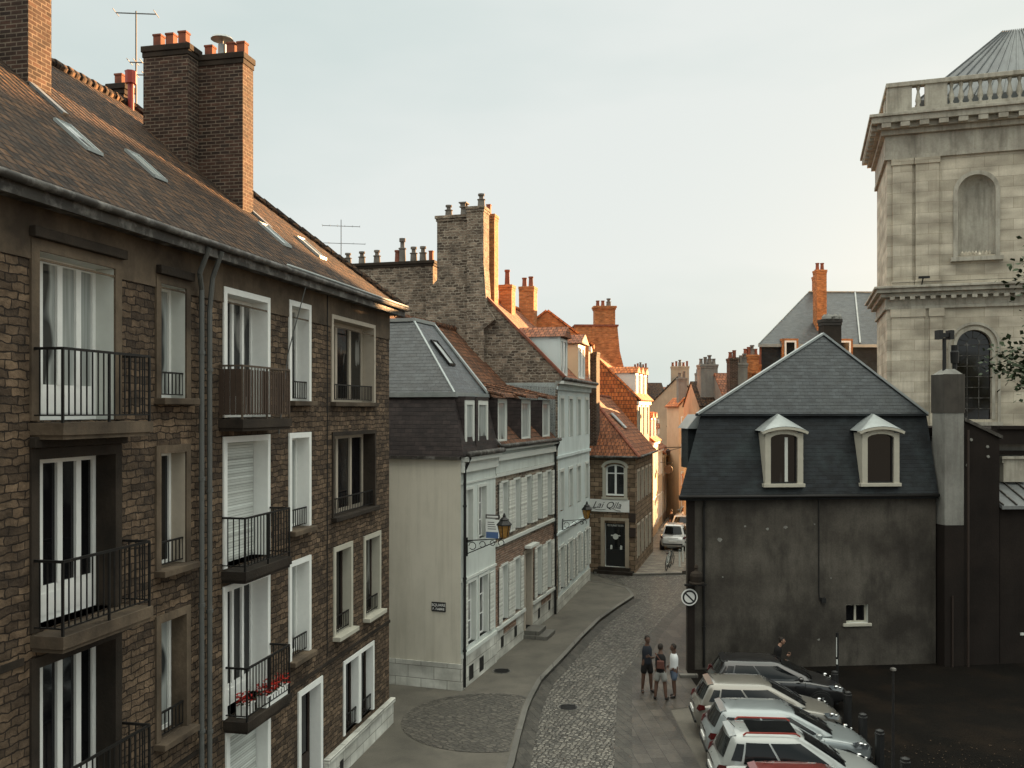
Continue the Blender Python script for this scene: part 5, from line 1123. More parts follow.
# far awnings, hanging signs
def awning(loc, rz, w, out, label, mat):
    e = empty('awning', loc, rz, label, 'awning', 'shop awnings down the street')
    MB().extrude([(0,0,0),(0,-out,-.55),(0,-out,-.6),(0,0,-.06)],(w,0,0)).build('canvas', M[mat], e); MB().box(0,w,-out-.01,-out+.01,-.82,-.58).build('valance', M[mat], e)
    MB().bar((.05,0,-.9),(.05,-out,-.6),.03).bar((w-.05,0,-.9),(w-.05,-out,-.6),.03).build('arm', M['iron'], e)
M['orangecloth'] = plain('orange_canvas', (.50,.17,.07), .8, .2); M['darkcloth'] = plain('dark_canvas', (.03,.03,.035), .8, .2)
awning((13.5,71.8,3.9), R(6)+0, 1.5, 1.2, 'sunlit orange awning at the narrow apricot house', 'orangecloth')
awning((14.3,75.6,3.3), R(-20), 2.6, 1.5, 'dark awning below the orange one', 'darkcloth')
awning((15.3,83.0,3.0), R(0), 3.6, 1.6, 'wide dark awning deep in the far street', 'darkcloth')
e = empty('hanging_shop_sign', (11.0,66.8,4.6), THH, 'small dark oval sign hanging from the sunlit apricot front', 'sign')
MB().bar((0,0,.5),(0,-.9,.5),.03).build('bracket', M['iron'], e); MB().cyl((-.03,-.6,0),(.03,-.6,0),.32,.32,16).build('plate', M['darkbrown'], e)
e = empty('hanging_lantern', (13.35,71.7,6.0), R(0), 'dark scrolled bracket with lanterns reaching over the far street', 'lantern')
MB().bar((-1.6,0,0),(.3,0,.05),.06).bar((-1.2,0,-.35),(.1,0,.0),.04).build('bracket', M['iron'], e); MB().lathe((-.9,0,-.6),[(.1,0),(.2,.35),(.05,.5)],6).lathe((-1.5,0,-.55),[(.1,0),(.18,.3),(.05,.45)],6).build('lantern_glass', M['darkbrown'], e)
# ================================================================== cars (x forward, origin on the ground at the middle)
def paint(name, c, metal=.35, rough=.32):
    return plain(name, c, rough, .5, metal, .05, 1.0, scale=2)
M['p_black'] = paint('black_car_paint', (.012,.012,.013), .2); M['p_beige'] = paint('champagne_car_paint', (.20,.19,.165))
M['p_blue'] = paint('pale_blue_silver_paint', (.25,.28,.285)); M['p_white'] = paint('silver_white_paint', (.31,.33,.32), .2)
M['p_red'] = paint('dark_red_car_paint', (.16,.022,.018), .2); M['p_plainwhite'] = paint('white_car_paint', (.62,.63,.61), .05)
M['carglass'] = plain('car_glass', (.006,.007,.008), .04, .35, 0, .05); M['tyre'] = plain('tyre_rubber', (.018,.018,.018), .85, .2); M['rim'] = plain('alloy_rim', (.35,.36,.36), .35, .5, .7)
M['chrome'] = plain('chrome_trim', (.6,.6,.6), .12, .5, 1.0, .02); M['taillamp'] = plain('red_tail_lamp', (.06,.004,.004), .15, .5, 0, .3); M['headlamp'] = plain('headlamp_lens', (.05,.055,.06), .05, .6, .3, .3)
def lerp(a, b, t): return a+(b-a)*t
def interp(tab, x):
    if x <= tab[0][0]: return tab[0][1]
    for (x0, y0), (x1, y1) in zip(tab[:-1], tab[1:]):
        if x <= x1:
            t = (x-x0)/(x1-x0); t = t*t*(3-2*t)*.5+t*.5; return y0+(y1-y0)*t
    return tab[-1][1]
def car(label, loc, rz, paintm, L=4.1, Wd=1.74, H=1.46, sunroof=False, rails=False, antenna_=True, wagon=False, group='cars parked side by side', roofm=None):
    e = empty('parked_car', loc, rz, label, 'car', group)
    h = L/2; w = Wd/2; P = M[paintm]
    # ---- lower body: shoulder height and half width along x
    top = [(-h,.72),(-h+.12,.90),(-h+.5,.98),(-.3,.95),(h-1.35,.93),(h-.75,.84),(h-.25,.72),(h,.56)]
    wid = [(-h,w*.70),(-h+.12,w*.86),(-h+.5,w*.97),(-.4,w),(h-1.2,w*.99),(h-.55,w*.93),(h-.15,w*.76),(h,w*.5)]
    bot = [(-h,.42),(-h+.15,.26),(-h+.6,.20),(h-.6,.20),(h-.15,.22),(h,.36)]
    xs = [-h,-h+.05,-h+.14,-h+.3,-h+.55,-h+.9,-.7,-.2,.3,h-1.4,h-1.1,h-.8,h-.5,h-.28,h-.12,h-.04,h]
    secs = []
    for x in xs:
        zt, ww, zb = interp(top,x), interp(wid,x), interp(bot,x); zm = lerp(zb,zt,.62)
        sec = [(0,zb),(ww*.82,zb),(ww*.97,zb+.08),(ww,lerp(zb,zt,.4)),(ww*1.005,zm),(ww*.985,zt-.07),(ww*.93,zt),(ww*.55,zt+.035),(0,zt+.05)]
        full = [(x,y,z) for y, z in sec]+[(x,-y,z) for y, z in sec[-2:0:-1]]
        secs.append(full)
    m = MB(); n = len(secs[0]); vs = [p for s in secs for p in s]
    fs = [(k*n+i, k*n+(i+1) % n, (k+1)*n+(i+1) % n, (k+1)*n+i) for k in range(len(secs)-1) for i in range(n)]
    fs += [tuple(range(n))[::-1], tuple((len(secs)-1)*n+i for i in range(n))]
    m.add(vs, fs); body = m.build('body', P, e, smooth=True)
    ss = body.modifiers.new('s','SUBSURF'); ss.levels = 1; ss.render_levels = 2
    # ---- cabin
    xb0, xb1 = -h+.16, h-1.02        # base rear, base front (foot of windscreen)
    xr0, xr1 = -h+(.42 if not wagon else .3), h-1.95  # roof rear, roof front
    zb_ = .93; zr = H; wb_, wr_ = w*.93, w*.70
    def side(x, z, sgn): return None
    stations = 9
    def ring(t):   # t 0..1 from base to roof
        a, b = lerp(xb0,xr0,t), lerp(xb1,xr1,t**1.05); ww = lerp(wb_,wr_,t**1.3); z = lerp(zb_,zr-.05,t)
        pts = []
        for s in range(stations):
            u = s/(stations-1); x = lerp(a,b,u); yy = ww*(1-.16*abs(2*u-1)**3.0)
            pts.append((x,yy,z))
        return pts+[(x,-y,z) for x, y, z in pts[::-1]]
    rows = [ring(t) for t in (0,.25,.5,.75,1.0)]
    # roof crown
    roof1 = [(lerp(x,(xr0+xr1)/2,.10), y*.86, zr-.005) for x, y, z in rows[-1]]
    roof2 = [(lerp(x,(xr0+xr1)/2,.45), y*.45, zr+.025) for x, y, z in rows[-1]]
    allr = rows+[roof1,roof2]; n = len(rows[0]); m = MB()
    fs = [(k*n+i, k*n+(i+1) % n, (k+1)*n+(i+1) % n, (k+1)*n+i) for k in range(len(allr)-1) for i in range(n)]+[tuple((len(allr)-1)*n+i for i in range(n))]
    m.add([p for r in allr for p in r], fs); cab = m.build('cabin', roofm or P, e, smooth=True)
    # ---- glazing: panels lifted from the cabin surface
    def surfpt(u, t, sgn, off=.012):
        f = u*(stations-1); i = min(int(f), stations-2); fr = f-i
        tt = t*4; j = min(int(tt), 3); ft = tt-j
        def P_(j, i): p = rows[j][i]; return Vector((p[0],p[1]*sgn,p[2]))
        p = P_(j,i).lerp(P_(j,i+1),fr).lerp(P_(j+1,i).lerp(P_(j+1,i+1),fr),ft)
        return p
    def panel(name, us, ts, sgn, skew0=0, skew1=0, mat='carglass', parent=None):
        m = MB(); N_, K = 8, 5; g = []
        for k in range(K+1):
            t = lerp(ts[0],ts[1],k/K)
            for i in range(N_+1):
                u = lerp(us[0]+skew0*k/K, us[1]+skew1*k/K, i/N_); p = surfpt(min(max(u,0),1),t,sgn)
                nrm = Vector((0,sgn,.45)).normalized(); g.append(p+nrm*.012)
        fs = [(k*(N_+1)+i,k*(N_+1)+i+1,(k+1)*(N_+1)+i+1,(k+1)*(N_+1)+i) for k in range(K) for i in range(N_)]
        return m.add(g,fs).build(name, M[mat], parent or e, smooth=True)
    for sg in (-1,1):
        panel('side_window', (.50,.90), (.10,.86), sg, 0, -.02)
        panel('side_window', (.17,.475), (.10,.86), sg, .02, 0)
        panel('quarter_window', (.06,.15), (.20,.80), sg, .02, .02)
    def cross(name, end, ts, ins, dirx):
        m = MB(); g = []; K, N_ = 5, 8
        for k in range(K+1):
            t = lerp(ts[0],ts[1],k/K); tt = t*4; j = min(int(tt),3); ft = tt-j
            i = 0 if end == 'rear' else stations-1
            p = Vector(rows[j][i]).lerp(Vector(rows[j+1][i]), ft)
            for q in range(N_+1):
                s = lerp(-1,1,q/N_); bulge = .07*(1-s*s)
                g.append((p.x+dirx*(bulge+.004), p.y*s*ins, p.z+.010))
        fs = [(k*(N_+1)+i,k*(N_+1)+i+1,(k+1)*(N_+1)+i+1,(k+1)*(N_+1)+i) for k in range(K) for i in range(N_)]
        return m.add(g,fs).build(name, M['carglass'], e, smooth=True)
    cross('rear_window','rear',(.22,.90),.88,-1); cross('windscreen','front',(-.0,.95),.92,1)
    # painted waistline band under the windscreen edge and wipers
    MB().bar((xb1+.05,-.45,.985),(xb1-.05,.1,1.0),.02).bar((xb1+.05,.05,.985),(xb1-.05,.5,1.0),.02).build('wiper', M['black'], e)
    # ---- details
    for sg in (-1,1):
        MB().lathe((h-.33,sg*w*.74,.715),[(.0,.0),(.05,.02),(.06,.05),(.03,.075)],10).lathe((h-.2,sg*w*.66,.67),[(.0,.0),(.04,.02),(.045,.045),(.02,.06)],10).build('headlight_bulb', M['chrome'], e)
        hl = MB(); hl.add([(h-.60,sg*w*.90,.80),(h-.30,sg*w*.62,.735),(h-.10,sg*w*.60,.66),(h-.20,sg*w*.80,.60),(h-.50,sg*w*.945,.68)],[(0,1,2,3,4)])
        hl.v = [(x+.012,y+sg*.006,z+.022) for x,y,z in hl.v]; hl.build('headlight', M['headlamp'], e)
        tl = MB().extrude([(-h+.05,sg*w*.68,.80),(-h+.10,sg*w*.84,.78),(-h+.26,sg*w*.94,.84),(-h+.25,sg*w*.92,.95),(-h+.10,sg*w*.78,.94)],(-.012,sg*.014,.012)); tl.build('taillight', M['taillamp'], e, bevel=.01)
        MB().lathe((0,0,-.07),[(.06,0),(.11,.03),(.11,.11),(.05,.14)],8).build('wing_mirror', P, e).matrix_basis = Matrix.Translation((h-1.42,sg*(w+.08),1.02)) @ Matrix.Diagonal((.7,1.0,1,1))
        for dx in (-.15,-.98+.0): MB().box(dx-.02,dx+.14,sg*(w+.0)-.012,sg*(w+.0)+.022,.80,.825).build('door_handle', M['chrome' if not wagon else 'black'], e)
        sm = MB()
        for dx in (-.90,.06,h-1.25): sm.bar((dx,sg*(w*1.004),.32),(dx-.02,sg*(w*.99),.90),.008)
        sm.build('door_seam', M['black'], e)
        for xw in (-h+.72,h-.82):
            MB().cyl((xw,sg*(w-.22),.31),(xw,sg*(w+.006),.31),.365,.365,24).build('wheel_arch', M['black'], e)
            wh = MB().lathe((0,0,0),[(.20,-.0),(.30,0),(.315,.03),(.315,.17),(.30,.20),(.20,.20)],24).build('wheel', M['tyre'], e)
            wh.matrix_basis = Matrix.Translation((xw,sg*(w-.175),.315)) @ Matrix.Rotation(R(-90*sg),4,'X')
            rm = MB().cyl((0,0,.1),(0,0,.192),.205,.20,20)
            for i in range(5): t = 2*math.pi*i/5; rm.bar((0,0,.2),(.19*math.cos(t),.19*math.sin(t),.196),.05,.02)
            rm.build('rim', M['rim'], wh)
    MB().box(h-.03,h+.012,-.45,.45,.50,.58).box(h-.10,h-.0,-.55,.55,.27,.38).build('grille', M['black'], e)
    MB().box(h+.0,h+.02,-.26,.26,.40,.50).build('number_plate', M['whiteletter'], e); MB().box(-h-.02,-h+.02,-.26,.26,.60,.70).build('number_plate', M['whiteletter'], e)
    MB().box(-h-.015,-h+.2,-.62,.62,.42,.50).build('bumper_strip', M['black' if not wagon else paintm], e, bevel=.02)
    MB().bar((-h+.01,-.35,.84),(-h+.01,.35,.84),.02).build('boot_trim', M['chrome'], e)
    MB().bar((-h+.06,-w*.6,.60),(-h-.01,0,.60),.012).build('boot_seam', M['black'], e)
    if antenna_: MB().cyl((xr0+.15,.0,H+.01),(xr0-.12,.0,H+.28),.007,.004,5).build('aerial', M['black'], e)
    if sunroof:
        MB().extrude([(xr0+.42,-.40,H+.028),(xr1-.10,-.38,H+.026),(xr1-.10,.38,H+.026),(xr0+.42,.40,H+.028)],(0,0,.012)).build('glass_roof', M['carglass'], e)
    if rails:
        for sg in (-1,1): MB().bar((xr0+.25,sg*wr_*.86,H+.0),(xr0+.32,sg*wr_*.86,H+.06),.03).bar((xr0+.32,sg*wr_*.86,H+.06),(xr1-.15,sg*wr_*.84,H+.06),.03).bar((xr1-.15,sg*wr_*.84,H+.06),(xr1-.05,sg*wr_*.84,H+.0),.03).build('roof_rail', M['red'], e)
    MB().extrude([(xr0-.06,-wr_*.80,H-.055),(xr0+.10,-wr_*.82,H-.01),(xr0+.10,wr_*.82,H-.01),(xr0-.06,wr_*.80,H-.055)],(0,0,.012)).build('spoiler', P, e, bevel=.01)
    return e
car('black hatchback parked farthest back against the dark wall', (8.05,27.6,.006), R(-5), 'p_black', 4.0, 1.74, 1.42)
car('champagne beige hatchback between the black car and the pale blue car', (7.05,25.15,.006), R(-4), 'p_beige', 4.0, 1.74, 1.47)
car('pale blue silver hatchback in the middle of the parked row', (6.95,23.0,.006), R(-4), 'p_blue', 4.1, 1.76, 1.46)
car('silver white car with dark glass roof and red rails parked beside the red car', (6.62,21.0,.006), R(-4), 'p_white', 3.95, 1.76, 1.56, sunroof=True, rails=True)
car('dark red car nearest the viewer, only its roof in view', (6.65,18.75,.006), R(-4), 'p_red', 4.0, 1.72, 1.46, antenna_=False)
g2 = 'cars parked down the far street'
car('white van like hatchback parked far down the street seen from behind', (10.65,58.5,.09), R(74), 'p_plainwhite', 3.9, 1.70, 1.62, group=g2)
car('second white car parked in front of the far white hatchback', (12.35,64.5,.09), R(74), 'p_plainwhite', 4.0, 1.72, 1.5, group=g2)
car('farthest pale car in the line down the street', (13.9,70.2,.09), R(74), 'p_white', 4.0, 1.72, 1.5, group=g2)
# ================================================================== people
M['skin_dark'] = plain('brown_skin', (.10,.055,.038), .55, .35, 0, .1); M['skin'] = plain('tanned_skin', (.30,.17,.115), .55, .35, 0, .1)
M['hair'] = plain('dark_hair', (.018,.013,.010), .7, .3, 0, .2, scale=60)
M['c_dark'] = plain('dark_navy_cloth', (.022,.025,.032), .85, .15, 0, .2); M['c_black'] = plain('black_cloth', (.016,.015,.015), .85, .15, 0, .2)
M['c_white'] = plain('white_cloth', (.62,.64,.64), .85, .15, 0, .1); M['c_grey'] = plain('light_grey_cloth', (.30,.30,.28), .85, .15, 0, .15); M['c_denim'] = plain('denim_cloth', (.10,.13,.18), .85, .15, 0, .2)
M['c_brown'] = plain('brown_bag_leather', (.10,.04,.03), .7, .3, 0, .2); M['shoe'] = plain('dark_shoe', (.02,.018,.017), .6, .3); M['c_rust'] = plain('rust_cloth', (.16,.07,.035), .85, .15, 0, .2)
FAT = 1.0
def skinmesh(chains, root=None, sub=1):
    """chains: lists of (co, radius); points with equal coordinates are shared"""
    idx = {}; vs = []; rs = []; es = []
    for ch in chains:
        prev = None
        for co, r in ch:
            key = tuple(round(c, 4) for c in co)
            if key not in idx: idx[key] = len(vs); vs.append(co); rs.append(r)
            i = idx[key]
            if prev is not None and prev != i: es.append((prev, i))
            prev = i
    me = bpy.data.meshes.new('s'); me.from_pydata(vs, es, []); o = bpy.data.objects.new('s', me); COL.objects.link(o)
    sk = o.modifiers.new('skin','SKIN'); sk.use_smooth_shade = True
    for i, v in enumerate(me.skin_vertices[0].data):
        r = rs[i]; r = (r, r) if not isinstance(r, tuple) else r; v.radius = (r[0]*FAT, r[1]*FAT); v.use_root = (i == 0)
    if sub: s = o.modifiers.new('sub','SUBSURF'); s.levels = sub; s.render_levels = sub
    dg = bpy.context.evaluated_depsgraph_get(); out = bpy.data.meshes.new_from_object(o.evaluated_get(dg))
    bpy.data.objects.remove(o); bpy.data.meshes.remove(me); return out
def head_mesh(bm, c, yaw, r=.1):
    """skull, jaw, nose, ears added to bm around head centre c facing -y before yaw"""
    mat = Matrix.Translation(c) @ Matrix.Rotation(yaw,4,'Z')
    a = bmesh.ops.create_uvsphere(bm, u_segments=16, v_segments=12, radius=1, matrix=mat @ Matrix.Diagonal((.076,.094,.112,1)))
    bmesh.ops.create_uvsphere(bm, u_segments=12, v_segments=8, radius=1, matrix=mat @ Matrix.Translation((0,-.028,-.06)) @ Matrix.Diagonal((.056,.062,.06,1)))
    bmesh.ops.create_cone(bm, segments=8, radius1=.018, radius2=.006, depth=.05, cap_ends=True, matrix=mat @ Matrix.Translation((0,-.098,-.012)) @ Matrix.Rotation(R(-20),4,'X'))
    for s in (-1,1): bmesh.ops.create_uvsphere(bm, u_segments=8, v_segments=6, radius=1, matrix=mat @ Matrix.Translation((s*.078,.005,-.01)) @ Matrix.Diagonal((.012,.02,.032,1)))
    return mat
def hand_chains(wr, d, palm_n, size=1.):
    """palm with four curled fingers and a thumb; wr wrist point, d direction of the hand, palm_n palm normal"""
    d = Vector(d).normalized(); n = Vector(palm_n).normalized(); s = d.cross(n).normalized(); n = s.cross(d)
    wr = Vector(wr); ch = [[(tuple(wr),.026),(tuple(wr+d*.045),(.022,.036)),(tuple(wr+d*.085),(.016,.038))]]
    fin = []
    for k, (o, L) in enumerate(((-.030,.068),(-.010,.078),(.010,.073),(.029,.058))):
        p = wr+d*.07+s*o; q = wr+d*.095+s*o*1.05
        fin.append([(tuple(p),.0095),(tuple(q),.0092),(tuple(q+d*L*.42+n*.012),.0085),(tuple(q+d*L*.70+n*.034),.0078),(tuple(q+d*L*.82+n*.056),.0065)])
    p = wr+d*.03-s*.022; fin.append([(tuple(p),.012),(tuple(wr+d*.055-s*.048+n*.008),.0105),(tuple(wr+d*.085-s*.056+n*.022),.009),(tuple(wr+d*.105-s*.052+n*.034),.0075)])
    return ch, fin
def person(label, loc, rz, skin, top, bottom, J, hair='short', long_legs=False, bag=None, group='people on the pavement', H=1.75, yaw=0, phone=False, sleeves=.5, shoe='shoe'):
    e = empty('person', loc, rz, label, 'person', group); e.scale = (H/1.75,)*3
    g = J.get; hipc = Vector(g('pelvis',(0,0,.93))); chest = Vector(g('chest',(0,.0,1.30))); neck = Vector(g('neck',(0,-.01,1.47))); head = Vector(g('head',(0,-.03,1.625)))
    spine = hipc.lerp(chest,.45)
    P = dict(shl=(.19,.0,1.425), elbl=(.24,.03,1.14), wrl=(.25,-.06,.90), shr=(-.19,.0,1.425), elbr=(-.24,.03,1.14), wrr=(-.25,-.06,.90),
             hl=(.085,0,.90), kl=(.10,-.02,.50), al=(.11,.02,.085), tl=(.13,-.16,.035), hr=(-.085,0,.90), kr=(-.10,-.02,.50), ar=(-.11,.02,.085), tr=(-.13,-.16,.035))
    P.update({k: v for k, v in J.items() if k in P}); V = {k: Vector(v) for k, v in P.items()}
    T = lambda v: tuple(v)
    ch = [[(T(hipc),(.125,.10)),(T(spine),(.115,.09)),(T(chest),(.14,.10)),(T(chest.lerp(neck,.65)),(.09,.07)),(T(neck),.052),(T(head-Vector((0,.0,.05))),.052)]]
    for s in 'lr':
        ch.append([(T(chest.lerp(neck,.35)),.085),(T(V['sh'+s]),.058),(T(V['sh'+s].lerp(V['elb'+s],.5)),.048),(T(V['elb'+s]),.038),(T(V['elb'+s].lerp(V['wr'+s],.4)),.036),(T(V['wr'+s]),.026)])
        ch.append([(T(hipc),(.125,.10)),(T(V['h'+s]),.088),(T(V['h'+s].lerp(V['k'+s],.5)),.075),(T(V['k'+s]),.052),(T(V['k'+s].lerp(V['a'+s],.35)),.052),(T(V['a'+s]),.034)])
        ch.append([(T(V['a'+s]),.034),(T(V['a'+s].lerp(V['t'+s],.5)-Vector((0,0,.012))),.034),(T(V['t'+s]),.026)])
    global FAT
    FAT = 1.22; meshes = [skinmesh(ch)]; FAT = 1.0
    for s in 'lr':
        d = V['wr'+s]-V['elb'+s]; a, fin = hand_chains(V['wr'+s], d, Vector(((-1 if s == 'l' else 1),-.3,.1)))
        meshes.append(skinmesh(a)); 
        for f in fin: meshes.append(skinmesh([f]))
    bm = bmesh.new()
    for m_ in meshes: bm.from_mesh(m_)
    hm = head_mesh(bm, head, yaw)
    me = bpy.data.meshes.new('body'); bm.to_mesh(me); bm.free()
    for p in me.polygons: p.use_smooth = True
    me.materials.clear(); me.materials.append(M[skin]); b = bpy.data.objects.new('body', me); COL.objects.link(b); b.parent = e
    def addmesh(name, bm_, mat, smooth=True):
        me_ = bpy.data.meshes.new(name); bm_.to_mesh(me_); bm_.free()
        for p in me_.polygons: p.use_smooth = smooth
        me_.materials.append(M[mat]); o = bpy.data.objects.new(name, me_); COL.objects.link(o); o.parent = e; return o
    bm = bmesh.new()   # eyes and mouth
    for s in (-1,1): bmesh.ops.create_uvsphere(bm, u_segments=8, v_segments=6, radius=.011, matrix=hm @ Matrix.Translation((s*.031,-.083,.008)))
    bmesh.ops.create_cube(bm, size=1, matrix=hm @ Matrix.Translation((0,-.088,-.062)) @ Matrix.Diagonal((.04,.006,.007,1))); addmesh('eyes_and_mouth', bm, 'hair')
    bm = bmesh.new(); bmesh.ops.create_uvsphere(bm, u_segments=16, v_segments=12, radius=1, matrix=hm @ Matrix.Translation((0,.012,.018)) @ Matrix.Diagonal((.084,.098,.112,1)))
    bmesh.ops.delete(bm, geom=[v for v in bm.verts if (hm.inverted() @ v.co).y < -.045 and (hm.inverted() @ v.co).z < .055 or (hm.inverted() @ v.co).z < -.06], context='VERTS')
    addmesh('hair', bm, 'hair')
    if hair == 'bun':
        bm = bmesh.new(); bmesh.ops.create_uvsphere(bm, u_segments=12, v_segments=8, radius=.045, matrix=hm @ Matrix.Translation((0,.08,.09))); addmesh('hair_bun', bm, 'hair')
    # clothes
    FAT = 1.26
    sh = [[(T(hipc+Vector((0,0,-.10))),(.142,.12)),(T(hipc+Vector((0,0,-.02))),(.142,.118)),(T(spine),(.132,.108)),(T(chest),(.155,.118)),(T(chest.lerp(neck,.62)),(.10,.085)),(T(neck-Vector((0,0,.02))),.064)]]
    for s in 'lr': sh.append([(T(chest.lerp(neck,.35)),.095),(T(V['sh'+s]),.078),(T(V['sh'+s].lerp(V['elb'+s],sleeves)),.062),(T(V['sh'+s].lerp(V['elb'+s],sleeves+.2)),.064)])
    me_ = skinmesh(sh); o = bpy.data.objects.new('shirt', me_); COL.objects.link(o); o.parent = e; me_.materials.clear(); me_.materials.append(M[top])
    tr = .9 if long_legs else .72
    FAT = 1.2
    st = [[(T(hipc+Vector((0,0,.10))),(.132,.108)),(T(hipc+Vector((0,0,.06))),(.134,.11)),(T(hipc+Vector((0,0,-.04))),(.14,.115))]]
    for s in 'lr':
        c = [(T(hipc+Vector((0,0,-.04))),(.14,.115)),(T(V['h'+s]-Vector((0,0,.04))),.10),(T(V['h'+s].lerp(V['k'+s],.5)),.092),(T(V['h'+s].lerp(V['k'+s],.86)),.088)]
        if long_legs: c += [(T(V['k'+s].lerp(V['a'+s],.3)),.07),(T(V['k'+s].lerp(V['a'+s],.9)),.06)]
        st.append(c)
    me_ = skinmesh(st); o = bpy.data.objects.new('trousers' if long_legs else 'shorts', me_); COL.objects.link(o); o.parent = e; me_.materials.clear(); me_.materials.append(M[bottom])
    for s in 'lr':
        me_ = skinmesh([[(T(V['a'+s]-Vector((0,-.03,.03))),.045),(T(V['a'+s].lerp(V['t'+s],.5)-Vector((0,0,.012))),(.044,.04)),(T(V['t'+s]),(.04,.032))]]); o = bpy.data.objects.new('shoe', me_); COL.objects.link(o); o.parent = e; me_.materials.clear(); me_.materials.append(M[shoe])
    FAT = 1.0
    if bag:
        MB().box(-.13,.10,.12,.20,1.0,1.26).build('bag_body', M[bag], e, bevel=.03); MB().tube([(.16,.05,1.45),(.02,.13,1.3),(-.10,.15,1.15)],.015,5).tube([(.16,.05,1.45),(.05,-.12,1.3),(-.14,-.10,1.08)],.013,5).build('bag_strap', M[bag], e)
    if phone: MB().box(-.03,.03,V['wrl'].y-.12,V['wrl'].y-.02,V['wrl'].z+.03,V['wrl'].z+.045).build('phone', M['black'], e)
    return e
gx = lambda px, py: Vector((*G(px,py), .012))
person('person in dark t-shirt and dark shorts with folded arms, leftmost of the three', gx(647,692.5), R(15), 'skin_dark', 'c_dark', 'c_black',
    dict(elbl=(.25,-.02,1.16), wrl=(.0,-.21,1.16), elbr=(-.25,-.02,1.16), wrr=(-.0,-.19,1.12), kl=(.11,-.03,.49), al=(.14,.0,.085), tl=(.2,-.14,.035), kr=(-.12,-.0,.50), ar=(-.13,.05,.085), tr=(-.17,-.1,.035)), H=1.82, yaw=R(10))
person('person in black top and light grey shorts with brown bag, middle of the three', gx(660.5,700), R(165), 'skin_dark', 'c_black', 'c_grey',
    dict(elbr=(-.36,-.10,1.30), wrr=(-.42,-.26,1.44), elbl=(.24,.06,1.16), wrl=(.18,-.16,1.06), kl=(.13,-.03,.49), al=(.16,.02,.085), kr=(-.13,-.03,.49), ar=(-.17,.03,.085), tl=(.2,-.16,.035), tr=(-.22,-.15,.035)), bag='c_brown', H=1.74, yaw=R(-25))
person('person in white t-shirt and denim shorts standing side on, rightmost of the three', gx(674,697.5), R(-75), 'skin_dark', 'c_white', 'c_denim',
    dict(elbl=(.22,.12,1.18), wrl=(.16,-.06,1.0), elbr=(-.25,.06,1.15), wrr=(-.2,-.1,1.0), kl=(.08,-.05,.49), kr=(-.08,.04,.50), ar=(-.09,.08,.085), al=(.09,-.02,.085), tl=(.1,-.19,.035), tr=(-.1,-.1,.035)), H=1.68, yaw=R(-15))
person('person in dark clothes at the grimy wall holding a phone behind the black car', (8.62,29.35,.006), R(70), 'skin', 'c_black', 'c_black',
    dict(chest=(0,-.06,1.28), neck=(0,-.12,1.42), head=(0,-.19,1.56), shl=(.17,-.08,1.38), shr=(-.17,-.08,1.38), elbl=(.2,-.12,1.10), wrl=(.08,-.36,1.12), elbr=(-.2,-.12,1.10), wrr=(-.08,-.34,1.10)), long_legs=True, hair='bun', H=1.66, phone=True, sleeves=.25)
# distant passers-by at the end of the street
walk = dict(kl=(.09,-.16,.52), al=(.09,-.12,.10), tl=(.1,-.28,.05), kr=(-.09,.02,.5), ar=(-.09,.26,.14), tr=(-.09,.14,.05), wrl=(.25,.12,.92), wrr=(-.25,-.22,.95))
gf = 'people walking far down the street'
person('distant person in white walking between the dark awnings', (12.6,66.2,.09), R(20), 'skin', 'c_white', 'c_dark', walk, group=gf, long_legs=True)
person('distant person in dark clothes standing by the sunlit wall', (11.5,64.9,.09), R(200), 'skin', 'c_black', 'c_dark', {}, group=gf, long_legs=True)
person('distant person in rust top beyond the parked white cars', (13.6,73.5,.09), R(-10), 'skin', 'c_rust', 'c_dark', walk, group=gf, long_legs=True)
person('farthest person in pale top in the middle of the street', (14.6,80.5,.09), R(180), 'skin', 'c_grey', 'c_denim', walk, group=gf, long_legs=True)
# ================================================================== tree at the right edge
def tree(loc, label):
    e = empty('plane_tree', loc, 0, label, 'tree'); rr = random.Random(21)
    tr = MB(); tips = []
    def limb(p, d, r, L, lvl):
        n = 4; q = p
        for k in range(n):
            d2 = (d+Vector((rr.uniform(-.16,.16),rr.uniform(-.16,.16),rr.uniform(-.04,.12)))).normalized(); q2 = q+d2*L/n; tr.cyl(q,q2,r*(1-.18*k),r*(1-.18*(k+1)),7 if lvl < 2 else 5, False); q = q2; d = d2
            if lvl >= 2: tips.append(q)
        if lvl < 3:
            for k in range((5,4,4)[lvl]):
                a = rr.uniform(0,6.28); v = (d*rr.uniform(.5,1.0)+Vector((math.cos(a),math.sin(a),rr.uniform(-.2,.5)))*rr.uniform(.6,1.0)).normalized(); limb(q-d*rr.uniform(0,L*.25), v, r*.45, L*rr.uniform(.5,.72), lvl+1)
        tips.append(q)
    limb(Vector((0,0,0)), Vector((0,0,1)), .30, 6.6, 0)
    tr.build('trunk', M['bark'], e, smooth=True)
    lf = MB()
    for t in tips:
        for k in range(55):
            p = t+Vector((rr.gauss(0,.30),rr.gauss(0,.30),rr.gauss(0,.26))); s = rr.uniform(.045,.09)
            a = Vector((rr.uniform(-1,1),rr.uniform(-1,1),rr.uniform(-.6,.6))).normalized(); b = a.cross(Vector((rr.uniform(-1,1),rr.uniform(-1,1),1))).normalized()
            lf.poly(p-a*s, p-a*s*.2+b*s*.75, p+a*s*1.1, p-a*s*.2-b*s*.75)
    lf.build('crown', M['leaf'], e)
tree((16.75,22.6,0), 'leafy tree whose branch tips reach in at the right edge beside the tower')
